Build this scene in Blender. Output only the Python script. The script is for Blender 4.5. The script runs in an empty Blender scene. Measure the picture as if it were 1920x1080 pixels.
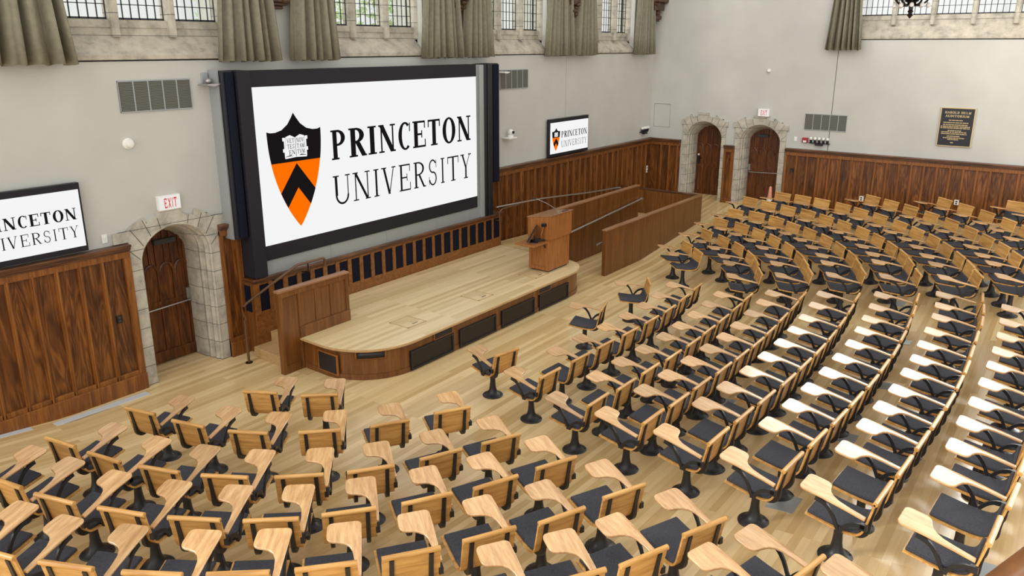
import bpy, bmesh, math, random
from mathutils import Vector, Matrix
random.seed(7)
RAIL = [[0.8418, -0.01353, -0.53961], [0.85603, -0.03203, -0.51592]]
CHAIRS = [
('B', 1, 0, 3, 11.669, 6.082, 0.0, 125.0, 0, 1.01),
('B', 1, 1, 3, 10.078, 6.077, 0.0, 108.0, 0, 1.01),
('B', 1, 2, 3, 7.767, 6.179, 0.0, 78.0, 1, 1.01),
('A', 2, 0, 2, 14.556, 6.624, 0.0, 140.0, 0, 1.019),
('A', 2, 1, 2, 14.108, 6.198, 0.0, 135.0, 0, 1.018),
('B', 2, 0, 8, 12.026, 5.307, 0.0, 95.2, 0, 1.01),
('B', 2, 1, 8, 11.329, 5.237, 0.0, 95.0, 0, 1.01),
('B', 2, 2, 8, 10.689, 5.185, 0.0, 92.2, 0, 1.01),
('B', 2, 3, 8, 10.073, 5.186, 0.0, 89.5, 0, 1.01),
('B', 2, 4, 8, 9.442, 5.207, 0.0, 87.7, 0, 1.01),
('B', 2, 5, 8, 8.809, 5.253, 0.0, 87.0, 0, 1.01),
('B', 2, 6, 8, 8.186, 5.28, 0.0, 87.0, 0, 1.01),
('B', 2, 7, 8, 7.505, 5.32, 0.0, 87.1, 1, 1.012),
('C', 2, 0, 2, 5.523, 7.089, 0.0, 42.0, 0, 1.01),
('C', 2, 1, 2, 5.18, 7.677, 0.0, 30.0, 0, 1.01),
('A', 3, 0, 6, 15.539, 6.595, 0.07, 142.2, 0, 1.033),
('A', 3, 1, 6, 15.167, 6.066, 0.072, 141.9, 0, 1.034),
('A', 3, 2, 6, 14.77, 5.599, 0.074, 134.3, 0, 1.034),
('A', 3, 3, 6, 14.258, 5.179, 0.07, 126.6, 0, 1.033),
('A', 3, 4, 6, 13.836, 4.923, 0.064, 118.2, 0, 1.032),
('A', 3, 5, 6, 13.268, 4.656, 0.056, 118.0, 1, 1.031),
('B', 3, 0, 9, 11.897, 4.361, 0.026, 92.2, 0, 1.025),
('B', 3, 1, 9, 11.341, 4.337, 0.013, 92.2, 0, 1.023),
('B', 3, 2, 9, 10.739, 4.315, 0.004, 91.8, 0, 1.022),
('B', 3, 3, 9, 10.163, 4.302, 0.0, 91.0, 0, 1.021),
('B', 3, 4, 9, 9.59, 4.289, 0.002, 89.7, 0, 1.021),
('B', 3, 5, 9, 8.961, 4.297, 0.008, 89.1, 0, 1.022),
('B', 3, 6, 9, 8.354, 4.333, 0.016, 88.2, 0, 1.024),
('B', 3, 7, 9, 7.71, 4.333, 0.035, 88.0, 0, 1.027),
('B', 3, 8, 9, 7.089, 4.372, 0.055, 88.3, 1, 1.031),
('C', 3, 0, 6, 6.107, 5.591, 0.002, 59.1, 0, 1.021),
('C', 3, 1, 6, 5.417, 5.902, 0.025, 59.1, 0, 1.025),
('C', 3, 2, 6, 4.88, 6.317, 0.037, 44.7, 0, 1.027),
('C', 3, 3, 6, 4.445, 6.846, 0.041, 30.5, 0, 1.028),
('C', 3, 4, 6, 4.205, 7.495, 0.029, 16.3, 0, 1.026),
('C', 3, 5, 6, 4.057, 8.241, 0.013, 15.9, 0, 1.023),
('A', 4, 0, 8, 16.434, 6.612, 0.145, 151.2, 0, 1.047),
('A', 4, 1, 8, 16.177, 6.024, 0.155, 151.5, 0, 1.049),
('A', 4, 2, 8, 15.849, 5.544, 0.158, 143.5, 0, 1.049),
('A', 4, 3, 8, 15.485, 5.102, 0.16, 135.4, 0, 1.05),
('A', 4, 4, 8, 15.018, 4.678, 0.158, 128.6, 0, 1.049),
('A', 4, 5, 8, 14.469, 4.314, 0.151, 122.3, 0, 1.048),
('A', 4, 6, 8, 14.013, 4.071, 0.145, 116.4, 0, 1.047),
('A', 4, 7, 8, 13.527, 3.852, 0.139, 116.2, 1, 1.046),
('B', 4, 0, 10, 12.205, 3.586, 0.109, 93.2, 0, 1.04),
('B', 4, 1, 10, 11.679, 3.545, 0.098, 93.3, 0, 1.038),
('B', 4, 2, 10, 11.08, 3.522, 0.088, 92.5, 0, 1.037),
('B', 4, 3, 10, 10.444, 3.494, 0.083, 91.3, 0, 1.036),
('B', 4, 4, 10, 9.885, 3.483, 0.082, 90.1, 0, 1.035),
('B', 4, 5, 10, 9.331, 3.498, 0.082, 88.7, 0, 1.036),
('B', 4, 6, 10, 8.758, 3.516, 0.088, 88.1, 0, 1.037),
('B', 4, 7, 10, 8.149, 3.545, 0.097, 87.8, 0, 1.038),
('B', 4, 8, 10, 7.539, 3.562, 0.113, 87.5, 0, 1.041),
('B', 4, 9, 10, 6.946, 3.596, 0.132, 87.7, 1, 1.045),
('C', 4, 0, 8, 5.733, 4.63, 0.102, 64.7, 0, 1.039),
('C', 4, 1, 8, 5.103, 4.897, 0.12, 64.3, 0, 1.042),
('C', 4, 2, 8, 4.523, 5.199, 0.138, 54.3, 0, 1.046),
('C', 4, 3, 8, 4.073, 5.6, 0.145, 43.4, 0, 1.047),
('C', 4, 4, 8, 3.685, 6.098, 0.146, 31.8, 0, 1.047),
('C', 4, 5, 8, 3.412, 6.674, 0.138, 21.9, 0, 1.046),
('C', 4, 6, 8, 3.228, 7.293, 0.126, 12.9, 0, 1.043),
('C', 4, 7, 8, 3.116, 7.986, 0.11, 12.8, 0, 1.041),
('A', 5, 0, 10, 17.25, 6.55, 0.22, 160.9, 0, 1.055),
('A', 5, 1, 10, 17.143, 5.992, 0.238, 161.1, 0, 1.055),
('A', 5, 2, 10, 16.888, 5.493, 0.244, 150.7, 0, 1.055),
('A', 5, 3, 10, 16.534, 5.034, 0.243, 143.3, 0, 1.055),
('A', 5, 4, 10, 16.188, 4.591, 0.246, 137.5, 0, 1.055),
('A', 5, 5, 10, 15.776, 4.153, 0.248, 131.8, 0, 1.055),
('A', 5, 6, 10, 15.294, 3.784, 0.244, 125.3, 0, 1.055),
('A', 5, 7, 10, 14.757, 3.449, 0.238, 119.3, 0, 1.055),
('A', 5, 8, 10, 14.278, 3.229, 0.23, 113.3, 0, 1.055),
('A', 5, 9, 10, 13.789, 3.039, 0.222, 113.0, 1, 1.055),
('B', 5, 0, 10, 12.375, 2.801, 0.189, 94.4, 0, 1.055),
('B', 5, 1, 10, 11.768, 2.746, 0.178, 94.4, 0, 1.053),
('B', 5, 2, 10, 11.116, 2.704, 0.169, 93.0, 0, 1.051),
('B', 5, 3, 10, 10.513, 2.68, 0.164, 91.5, 0, 1.05),
('B', 5, 4, 10, 9.909, 2.67, 0.163, 90.1, 0, 1.05),
('B', 5, 5, 10, 9.302, 2.683, 0.164, 88.7, 0, 1.05),
('B', 5, 6, 10, 8.692, 2.697, 0.17, 87.5, 0, 1.051),
('B', 5, 7, 10, 8.055, 2.737, 0.178, 86.9, 0, 1.053),
('B', 5, 8, 10, 7.456, 2.779, 0.19, 86.8, 0, 1.055),
('B', 5, 9, 10, 6.821, 2.808, 0.209, 86.7, 1, 1.055),
('C', 5, 0, 10, 5.565, 3.842, 0.176, 66.1, 0, 1.052),
('C', 5, 1, 10, 4.925, 4.076, 0.195, 66.1, 0, 1.055),
('C', 5, 2, 10, 4.378, 4.366, 0.208, 58.9, 0, 1.055),
('C', 5, 3, 10, 3.866, 4.725, 0.218, 50.6, 0, 1.055),
('C', 5, 4, 10, 3.428, 5.112, 0.226, 41.4, 0, 1.055),
('C', 5, 5, 10, 3.084, 5.599, 0.224, 32.1, 0, 1.055),
('C', 5, 6, 10, 2.799, 6.161, 0.217, 23.6, 0, 1.055),
('C', 5, 7, 10, 2.558, 6.795, 0.208, 17.8, 0, 1.055),
('C', 5, 8, 10, 2.423, 7.433, 0.194, 12.5, 0, 1.055),
('C', 5, 9, 10, 2.306, 7.989, 0.187, 12.0, 0, 1.054),
('A', 6, 0, 12, 18.396, 6.639, 0.319, 156.0, 0, 1.055),
('A', 6, 1, 12, 18.174, 6.09, 0.323, 156.2, 0, 1.055),
('A', 6, 2, 12, 17.911, 5.551, 0.326, 153.1, 0, 1.055),
('A', 6, 3, 12, 17.665, 5.033, 0.334, 148.9, 0, 1.055),
('A', 6, 4, 12, 17.325, 4.553, 0.335, 144.4, 0, 1.055),
('A', 6, 5, 12, 16.967, 4.096, 0.337, 139.0, 0, 1.055),
('A', 6, 6, 12, 16.56, 3.64, 0.339, 133.4, 0, 1.055),
('A', 6, 7, 12, 16.11, 3.26, 0.336, 127.6, 0, 1.055),
('A', 6, 8, 12, 15.597, 2.929, 0.33, 121.5, 0, 1.055),
('A', 6, 9, 12, 15.088, 2.633, 0.324, 116.2, 0, 1.055),
('A', 6, 10, 12, 14.585, 2.432, 0.314, 111.0, 0, 1.055),
('A', 6, 11, 12, 13.96, 2.207, 0.304, 110.7, 1, 1.055),
('B', 6, 0, 11, 12.622, 1.993, 0.274, 94.9, 0, 1.055),
('B', 6, 1, 11, 11.975, 1.925, 0.263, 95.0, 0, 1.055),
('B', 6, 2, 11, 11.376, 1.887, 0.254, 93.8, 0, 1.055),
('B', 6, 3, 11, 10.817, 1.854, 0.249, 92.3, 0, 1.055),
('B', 6, 4, 11, 10.21, 1.829, 0.248, 91.0, 0, 1.055),
('B', 6, 5, 11, 9.611, 1.837, 0.247, 89.4, 0, 1.055),
('B', 6, 6, 11, 9.043, 1.845, 0.25, 88.0, 0, 1.055),
('B', 6, 7, 11, 8.438, 1.879, 0.255, 87.0, 0, 1.055),
('B', 6, 8, 11, 7.864, 1.911, 0.263, 86.1, 0, 1.055),
('B', 6, 9, 11, 7.259, 1.959, 0.274, 85.5, 0, 1.055),
('B', 6, 10, 11, 6.631, 2.009, 0.29, 85.4, 1, 1.055),
('C', 6, 0, 10, 5.419, 3.029, 0.253, 66.0, 0, 1.055),
('C', 6, 1, 10, 4.768, 3.258, 0.269, 66.4, 0, 1.055),
('C', 6, 2, 10, 4.226, 3.559, 0.279, 60.9, 0, 1.055),
('C', 6, 3, 10, 3.701, 3.861, 0.291, 54.6, 0, 1.055),
('C', 6, 4, 10, 3.233, 4.233, 0.298, 48.2, 0, 1.055),
('C', 6, 5, 10, 2.822, 4.652, 0.302, 40.3, 0, 1.055),
('C', 6, 6, 10, 2.468, 5.123, 0.301, 33.0, 0, 1.055),
('C', 6, 7, 10, 2.152, 5.696, 0.296, 26.1, 0, 1.055),
('C', 6, 8, 10, 1.899, 6.282, 0.29, 18.9, 0, 1.055),
('C', 6, 9, 10, 1.768, 6.813, 0.279, 19.1, 0, 1.055),
('A', 7, 0, 13, 19.067, 6.024, 0.406, 161.4, 0, 1.055),
('A', 7, 1, 13, 18.922, 5.487, 0.417, 161.4, 0, 1.055),
('A', 7, 2, 13, 18.727, 5.005, 0.425, 154.2, 0, 1.055),
('A', 7, 3, 13, 18.437, 4.465, 0.43, 148.4, 0, 1.055),
('A', 7, 4, 13, 18.096, 4.018, 0.429, 142.9, 0, 1.055),
('A', 7, 5, 13, 17.737, 3.549, 0.431, 137.9, 0, 1.055),
('A', 7, 6, 13, 17.264, 3.071, 0.429, 133.7, 0, 1.055),
('A', 7, 7, 13, 16.807, 2.677, 0.426, 128.4, 0, 1.055),
('A', 7, 8, 13, 16.328, 2.314, 0.423, 123.0, 0, 1.055),
('A', 7, 9, 13, 15.804, 2.02, 0.415, 118.3, 0, 1.055),
('A', 7, 10, 13, 15.218, 1.747, 0.406, 114.0, 0, 1.055),
('A', 7, 11, 13, 14.704, 1.532, 0.399, 110.4, 0, 1.055),
('A', 7, 12, 13, 14.163, 1.355, 0.39, 110.4, 1, 1.055),
('B', 7, 0, 12, 12.927, 1.171, 0.361, 95.9, 0, 1.055),
('B', 7, 1, 12, 12.347, 1.095, 0.352, 95.9, 0, 1.055),
('B', 7, 2, 12, 11.783, 1.053, 0.344, 93.3, 0, 1.055),
('B', 7, 3, 12, 11.123, 1.04, 0.334, 91.9, 0, 1.055),
('B', 7, 4, 12, 10.52, 1.025, 0.33, 91.0, 0, 1.055),
('B', 7, 5, 12, 9.942, 1.008, 0.329, 90.3, 0, 1.055),
('B', 7, 6, 12, 9.408, 1.015, 0.33, 88.9, 0, 1.055),
('B', 7, 7, 12, 8.817, 1.03, 0.333, 87.5, 0, 1.055),
('B', 7, 8, 12, 8.24, 1.067, 0.338, 86.7, 0, 1.055),
('B', 7, 9, 12, 7.682, 1.106, 0.345, 86.0, 0, 1.055),
('B', 7, 10, 12, 7.046, 1.147, 0.358, 85.6, 0, 1.055),
('B', 7, 11, 12, 6.44, 1.199, 0.373, 85.7, 1, 1.055),
('C', 7, 0, 4, 5.247, 2.218, 0.331, 67.0, 0, 1.055),
('C', 7, 1, 4, 4.608, 2.426, 0.347, 67.2, 0, 1.055),
('C', 7, 2, 4, 4.156, 2.677, 0.352, 57.8, 0, 1.055),
('C', 7, 3, 4, 3.717, 2.998, 0.354, 57.5, 0, 1.055),
('A', 8, 0, 11, 19.355, 4.052, 0.529, 142.7, 0, 1.055),
('A', 8, 1, 11, 19.005, 3.576, 0.528, 142.4, 0, 1.055),
('A', 8, 2, 11, 18.642, 3.111, 0.528, 137.7, 0, 1.055),
('A', 8, 3, 11, 18.139, 2.631, 0.522, 133.5, 0, 1.055),
('A', 8, 4, 11, 17.663, 2.188, 0.52, 129.0, 0, 1.055),
('A', 8, 5, 11, 17.12, 1.787, 0.514, 125.0, 0, 1.055),
('A', 8, 6, 11, 16.586, 1.457, 0.507, 120.5, 0, 1.055),
('A', 8, 7, 11, 16.05, 1.154, 0.501, 117.0, 0, 1.055),
('A', 8, 8, 11, 15.505, 0.919, 0.491, 113.0, 0, 1.055),
('A', 8, 9, 11, 15.01, 0.706, 0.486, 108.5, 0, 1.055),
('A', 8, 10, 11, 14.483, 0.569, 0.475, 108.9, 1, 1.055),
('B', 8, 0, 11, 12.538, 0.279, 0.436, 92.8, 0, 1.055),
('B', 8, 1, 11, 11.864, 0.242, 0.425, 92.7, 0, 1.055),
('B', 8, 2, 11, 11.227, 0.215, 0.417, 91.5, 0, 1.055),
('B', 8, 3, 11, 10.613, 0.209, 0.412, 90.3, 0, 1.055),
('B', 8, 4, 11, 10.045, 0.213, 0.409, 89.2, 0, 1.055),
('B', 8, 5, 11, 9.433, 0.227, 0.408, 88.2, 0, 1.055),
('B', 8, 6, 11, 8.793, 0.249, 0.411, 88.0, 0, 1.055),
('B', 8, 7, 11, 8.207, 0.284, 0.416, 87.9, 0, 1.055),
('B', 8, 8, 11, 7.596, 0.294, 0.426, 87.2, 0, 1.055),
('B', 8, 9, 11, 6.918, 0.319, 0.441, 85.8, 0, 1.055),
('B', 8, 10, 11, 6.256, 0.389, 0.455, 85.9, 1, 1.055),
('C', 8, 0, 2, 5.058, 1.406, 0.411, 76.0, 0, 1.055),
('C', 8, 1, 2, 4.611, 1.605, 0.416, 72.0, 0, 1.055),
('A', 9, 0, 6, 19.48, 2.581, 0.627, 133.6, 0, 1.055),
('A', 9, 1, 6, 18.995, 2.095, 0.622, 133.4, 0, 1.055),
('A', 9, 2, 6, 18.506, 1.653, 0.617, 129.3, 0, 1.055),
('A', 9, 3, 6, 17.94, 1.225, 0.61, 124.6, 0, 1.055),
('A', 9, 4, 6, 17.412, 0.89, 0.602, 119.2, 0, 1.055),
('A', 9, 5, 6, 16.803, 0.59, 0.59, 119.2, 0, 1.055),
('C', 9, 0, 1, 4.99, 0.738, 0.474, 78.0, 0, 1.055),
('A', 10, 0, 2, 19.4, 1.083, 0.721, 155.0, 0, 1.055),
('A', 10, 1, 2, 18.831, 0.644, 0.713, 155.0, 0, 1.055)]
PLATES = [(7.131, 1.872, 0.17, 'steel floor plate beside an aisle chair of the middle block, nearest the camera'), (8.965, 1.712, 0.13, 'steel floor plate behind the fourth row of the middle block'), (10.806, 1.665, 0.12, 'steel floor plate behind the fifth row of the middle block, midway along'), (12.656, 1.761, 0.1, 'small steel floor plate behind the fifth row near the cross aisle'), (15.038, 0.703, 0.16, 'steel floor plate at the right picture edge in the cross aisle'), (14.534, 2.233, 0.15, 'steel floor plate under the sixth row by the cross aisle'), (16.183, 1.082, 0.13, 'steel floor plate under the far block beside the cross aisle'), (9.303, 3.38, 0.16, 'steel floor plate between the second and third rows of the middle block'), (6.874, 0.129, 0.13, 'steel floor plate at the bottom right of the picture')]
CAMMAT = [[0.60079, 0.2143188, -0.770142, 0.0], [-0.7994069, 0.1610702, -0.5787962, 0.0], [-0.0, 0.9633918, 0.2680973, 4.8], [0.0, 0.0, 0.0, 1.0]]
SKY, SKYR, SKYL, SUN, SUNROT, EXPO = 0.76, 20.0, 1.05, 1.3, (0.62, -0.6, -0.5), 0.36
C = bpy.context.scene.collection
PI = math.pi

# ------------------------------------------------------------------ materials
def new_mat(name):
    m = bpy.data.materials.new(name); m.use_nodes = True
    nt = m.node_tree; return m, nt, nt.nodes['Principled BSDF']

def N(nt, t, **kw):
    n = nt.nodes.new(t)
    for k, v in kw.items():
        if k in n.inputs: n.inputs[k].default_value = v
        else: setattr(n, k, v)
    return n

def ramp(nt, stops):
    r = nt.nodes.new('ShaderNodeValToRGB'); e = r.color_ramp.elements
    e[0].position, e[0].color = stops[0][0], (*stops[0][1], 1)
    e[1].position, e[1].color = stops[-1][0], (*stops[-1][1], 1)
    for p, c in stops[1:-1]:
        x = e.new(p); x.color = (*c, 1)
    return r

def plain(name, col, rough=.5, metal=0, spec=.5, var=0, scale=8.0, bump=0):
    m, nt, b = new_mat(name)
    b.inputs['Base Color'].default_value = (*col, 1); b.inputs['Roughness'].default_value = rough
    b.inputs['Metallic'].default_value = metal; b.inputs['Specular IOR Level'].default_value = spec
    if var or bump:
        tc = N(nt, 'ShaderNodeTexCoord'); no = N(nt, 'ShaderNodeTexNoise', Scale=scale, Detail=5.0)
        nt.links.new(tc.outputs['Object'], no.inputs['Vector'])
        if var:
            r = ramp(nt, [(.3, tuple(c*(1-var) for c in col)), (.7, tuple(min(1, c*(1+var)) for c in col))])
            nt.links.new(no.outputs['Fac'], r.inputs['Fac']); nt.links.new(r.outputs['Color'], b.inputs['Base Color'])
        if bump:
            bp = N(nt, 'ShaderNodeBump', Strength=bump, Distance=.01)
            nt.links.new(no.outputs['Fac'], bp.inputs['Height']); nt.links.new(bp.outputs['Normal'], b.inputs['Normal'])
    return m

def wood(name, dark, mid, light, sc=(1, 1, 1), rough=.4, rand=.0, figure=0.0, spec=.5):
    """grain runs along the axis whose scale is smallest"""
    m, nt, b = new_mat(name); L = nt.links.new
    tc = N(nt, 'ShaderNodeTexCoord'); mp = N(nt, 'ShaderNodeMapping'); mp.inputs['Scale'].default_value = sc
    oi = N(nt, 'ShaderNodeObjectInfo')
    ad = N(nt, 'ShaderNodeVectorMath', operation='ADD'); ml = N(nt, 'ShaderNodeVectorMath', operation='SCALE')
    cx = N(nt, 'ShaderNodeCombineXYZ'); L(oi.outputs['Random'], cx.inputs[0]); L(oi.outputs['Random'], cx.inputs[1]); L(oi.outputs['Random'], cx.inputs[2])
    L(cx.outputs[0], ml.inputs[0]); ml.inputs['Scale'].default_value = 37.0
    L(tc.outputs['Object'], ad.inputs[0]); L(ml.outputs[0], ad.inputs[1]); L(ad.outputs[0], mp.inputs['Vector'])
    n1 = N(nt, 'ShaderNodeTexNoise', Scale=1.0, Detail=7.0, Roughness=.62, Distortion=.35); L(mp.outputs[0], n1.inputs['Vector'])
    r = ramp(nt, [(.28, dark), (.5, mid), (.72, light)]); fac = n1.outputs['Fac']
    if figure:
        n2 = N(nt, 'ShaderNodeTexNoise', Scale=.45, Detail=2.0, Distortion=.5); L(mp.outputs[0], n2.inputs['Vector'])
        mu = N(nt, 'ShaderNodeMath', operation='MULTIPLY'); mu.inputs[1].default_value = 62.0; L(n2.outputs['Fac'], mu.inputs[0])
        si = N(nt, 'ShaderNodeMath', operation='SINE'); L(mu.outputs[0], si.inputs[0])
        ma = N(nt, 'ShaderNodeMath', operation='MULTIPLY_ADD'); ma.inputs[1].default_value = figure
        L(si.outputs[0], ma.inputs[0]); L(n1.outputs['Fac'], ma.inputs[2]); fac = ma.outputs[0]
    L(fac, r.inputs['Fac']); out = r.outputs['Color']
    if rand:
        hs = N(nt, 'ShaderNodeHueSaturation'); mr = N(nt, 'ShaderNodeMapRange'); L(oi.outputs['Random'], mr.inputs['Value'])
        mr.inputs['To Min'].default_value = 1-rand; mr.inputs['To Max'].default_value = 1+rand
        L(mr.outputs[0], hs.inputs['Value']); L(out, hs.inputs['Color']); out = hs.outputs['Color']
    L(out, b.inputs['Base Color']); b.inputs['Roughness'].default_value = rough; b.inputs['Specular IOR Level'].default_value = spec
    return m

def floor_mat(name, c1, c2, grain=.2, rough=.3, plank=(2.2, .085)):
    m, nt, b = new_mat(name); L = nt.links.new
    tc = N(nt, 'ShaderNodeTexCoord')
    br = N(nt, 'ShaderNodeTexBrick', Scale=1.0); br.offset = .37; br.offset_frequency = 3; br.squash = 1
    br.inputs['Color1'].default_value = (0, 0, 0, 1); br.inputs['Color2'].default_value = (1, 1, 1, 1)
    br.inputs['Mortar'].default_value = (.25, .25, .25, 1); br.inputs['Mortar Size'].default_value = .0012
    br.inputs['Brick Width'].default_value = plank[0]; br.inputs['Row Height'].default_value = plank[1]
    L(tc.outputs['Object'], br.inputs['Vector'])
    mp = N(nt, 'ShaderNodeMapping'); mp.inputs['Scale'].default_value = (1.6, 26, 26); L(tc.outputs['Object'], mp.inputs['Vector'])
    no = N(nt, 'ShaderNodeTexNoise', Scale=1.0, Detail=6.0, Roughness=.6); L(mp.outputs[0], no.inputs['Vector'])
    mi = N(nt, 'ShaderNodeMix', data_type='RGBA'); mi.inputs[0].default_value = .5
    L(br.outputs['Color'], mi.inputs[6]); L(no.outputs['Color'], mi.inputs[7])
    big = N(nt, 'ShaderNodeTexNoise', Scale=.35, Detail=3.0); L(tc.outputs['Object'], big.inputs['Vector'])
    m2 = N(nt, 'ShaderNodeMix', data_type='RGBA'); m2.inputs[0].default_value = .2
    L(mi.outputs[2], m2.inputs[6]); L(big.outputs['Color'], m2.inputs[7])
    r = ramp(nt, [(.22, c1), (.78, c2)]); L(m2.outputs[2], r.inputs['Fac']); L(r.outputs['Color'], b.inputs['Base Color'])
    b.inputs['Roughness'].default_value = rough
    return m

def stone_mat(name, col, course=.29):
    m, nt, b = new_mat(name); L = nt.links.new
    tc = N(nt, 'ShaderNodeTexCoord'); se = N(nt, 'ShaderNodeSeparateXYZ'); L(tc.outputs['Object'], se.inputs[0])
    no = N(nt, 'ShaderNodeTexNoise', Scale=5.0, Detail=8.0, Roughness=.65); L(tc.outputs['Object'], no.inputs['Vector'])
    r = ramp(nt, [(.3, tuple(c*.62 for c in col)), (.5, col), (.72, tuple(min(1, c*1.28) for c in col))]); L(no.outputs['Fac'], r.inputs['Fac'])
    out = r.outputs['Color']
    if course:
        d = N(nt, 'ShaderNodeMath', operation='DIVIDE'); d.inputs[1].default_value = course; L(se.outputs[2], d.inputs[0])
        f = N(nt, 'ShaderNodeMath', operation='FRACT'); L(d.outputs[0], f.inputs[0])
        g = N(nt, 'ShaderNodeMath', operation='GREATER_THAN'); g.inputs[1].default_value = .035; L(f.outputs[0], g.inputs[0])
        mi = N(nt, 'ShaderNodeMix', data_type='RGBA'); L(g.outputs[0], mi.inputs[0])
        mi.inputs[6].default_value = (*[c*.3 for c in col], 1); L(out, mi.inputs[7]); out = mi.outputs[2]
    L(out, b.inputs['Base Color']); b.inputs['Roughness'].default_value = .85
    bp = N(nt, 'ShaderNodeBump', Strength=.35, Distance=.02); L(no.outputs['Fac'], bp.inputs['Height']); L(bp.outputs['Normal'], b.inputs['Normal'])
    return m

def emit(name, col, s=1.0):
    m = bpy.data.materials.new(name); m.use_nodes = True; nt = m.node_tree
    nt.nodes.remove(nt.nodes['Principled BSDF'])
    e = N(nt, 'ShaderNodeEmission', Strength=s); e.inputs['Color'].default_value = (*col, 1)
    nt.links.new(e.outputs[0], nt.nodes['Material Output'].inputs[0]); return m

def glass_mat():
    m = bpy.data.materials.new('window glass'); m.use_nodes = True; nt = m.node_tree
    nt.nodes.remove(nt.nodes['Principled BSDF'])
    t = N(nt, 'ShaderNodeBsdfTransparent'); t.inputs[0].default_value = (.93, .95, .94, 1)
    g = N(nt, 'ShaderNodeBsdfGlossy'); g.inputs['Roughness'].default_value = .08
    mx = N(nt, 'ShaderNodeMixShader'); mx.inputs[0].default_value = .06
    nt.links.new(t.outputs[0], mx.inputs[1]); nt.links.new(g.outputs[0], mx.inputs[2])
    nt.links.new(mx.outputs[0], nt.nodes['Material Output'].inputs[0]); return m

M = {}
M['plaster'] = plain('grey plaster', (.53, .52, .475), .9, var=.05, scale=1.3)
M['floor'] = floor_mat('pale maple boards', (.53, .345, .135), (.84, .64, .345), rough=.20)
M['stagefloor'] = floor_mat('stage boards', (.55, .40, .19), (.82, .66, .39), rough=.26)
M['stageedge'] = wood('stage nosing', (.40, .24, .10), (.52, .33, .15), (.62, .42, .2), (3, 30, 30), .35)
M['oakV'] = wood('dark oak upright', (.055, .016, .003), (.125, .040, .007), (.25, .088, .016), (12, 12, 1.5), .36, rand=.20, figure=.11)
M['oakstile'] = wood('dark oak stile', (.10, .030, .005), (.21, .070, .012), (.33, .125, .023), (26, 26, 1.6), .4, rand=.1)
M['oakcap'] = wood('dark oak moulding', (.035, .013, .006), (.10, .038, .014), (.22, .09, .035), (2, 2, 20), .35)
M['doorwood'] = wood('door oak', (.045, .012, .002), (.105, .030, .005), (.20, .062, .011), (14, 14, 1.5), .36, figure=.09)
M['cherry'] = wood('cherry panel', (.095, .033, .007), (.165, .060, .014), (.24, .096, .024), (18, 18, 1.1), .28)
M['cherrycap'] = wood('cherry cap', (.20, .09, .036), (.30, .14, .06), (.40, .20, .09), (1.5, 14, 14), .3)
M['pedwood'] = wood('pedestal oak', (.13, .042, .008), (.22, .078, .016), (.31, .12, .026), (20, 20, 20), .34)
M['lectern'] = wood('lectern cherry', (.20, .068, .015), (.32, .118, .028), (.43, .175, .045), (30, 30, 2.0), .35)
M['chairwood'] = wood('chair oak', (.40, .185, .045), (.60, .315, .088), (.76, .44, .15), (22, 2.2, 22), .33, rand=.10)
M['tabletwood'] = wood('tablet oak', (.43, .215, .075), (.62, .35, .14), (.77, .49, .235), (2.4, 24, 24), .27, rand=.17, spec=1.0)
M['tabletwood'].node_tree.nodes['Principled BSDF'].inputs['Coat Weight'].default_value = .6; M['tabletwood'].node_tree.nodes['Principled BSDF'].inputs['Coat Roughness'].default_value = .22
M['pad'] = plain('charcoal wool', (.046, .048, .060), .95, var=.5, scale=160, bump=.3)
M['iron'] = plain('black cast iron', (.016, .016, .018), .42, metal=.0, spec=.5)
M['stone'] = stone_mat('limestone', (.47, .43, .35))
M['stonesill'] = stone_mat('limestone sill', (.47, .42, .335), 0)
M['curtain'] = plain('olive grey cloth', (.235, .215, .15), .95, var=.12, scale=14)
M['black'] = plain('black satin', (.008, .008, .012), .4)
M['navy'] = plain('blue black speaker cloth', (.005, .007, .017), .7, spec=.15)
M['bezel'] = plain('screen mask', (.017, .015, .020), .6, spec=.25)
M['grille'] = plain('grey grille', (.17, .165, .135), .7)
M['grillegap'] = plain('grille shadow gap', (.05, .05, .042), .8)
M['greymetal'] = plain('grey metal', (.36, .38, .38), .4, metal=.3)
M['white'] = plain('white plastic', (.80, .79, .74), .45)
M['steel'] = plain('brushed steel', (.42, .40, .38), .32, metal=.8)
M['bronze'] = plain('bronze rail', (.16, .085, .045), .35, metal=.55)
M['plate'] = plain('floor plate steel', (.42, .46, .47), .38, metal=.5)
M['ventplate'] = plain('pale vent metal', (.58, .61, .63), .45)
M['gold'] = plain('brass letters', (.62, .47, .24), .35, metal=.3)
M['red'] = plain('red', (.62, .03, .03), .5)
M['maroon'] = plain('alarm red', (.35, .02, .03), .45)
M['cone'] = plain('faded orange cone', (.72, .30, .20), .6)
M['lead'] = plain('lead came', (.03, .03, .035), .6)
M['leaf'] = plain('pale leaves', (.42, .52, .28), .8, var=.3, scale=2)
M['bark'] = plain('bark', (.10, .075, .05), .9)
M['bronzedark'] = plain('dark bronze', (.016, .011, .009), .45, metal=.2)
M['rawwood'] = wood('carved oak', (.025, .012, .006), (.075, .038, .018), (.15, .08, .04), (5, 5, 5), .5)
M['globe'] = plain('frosted globe', (.85, .80, .76), .3)
M['scr_white'] = emit('screen white', (.91, .91, .92), 2**-EXPO)
M['scr_black'] = emit('screen black', (.010, .008, .009), 2**-EXPO)
M['scr_orange'] = emit('screen orange', (1.0, .165, .0), 2**-EXPO)
M['exit_face'] = emit('exit face', (.86, .83, .78), .95*2**-EXPO)
M['exit_red'] = emit('exit red', (.72, .02, .03), .9*2**-EXPO)
M['glass'] = glass_mat()

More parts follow.
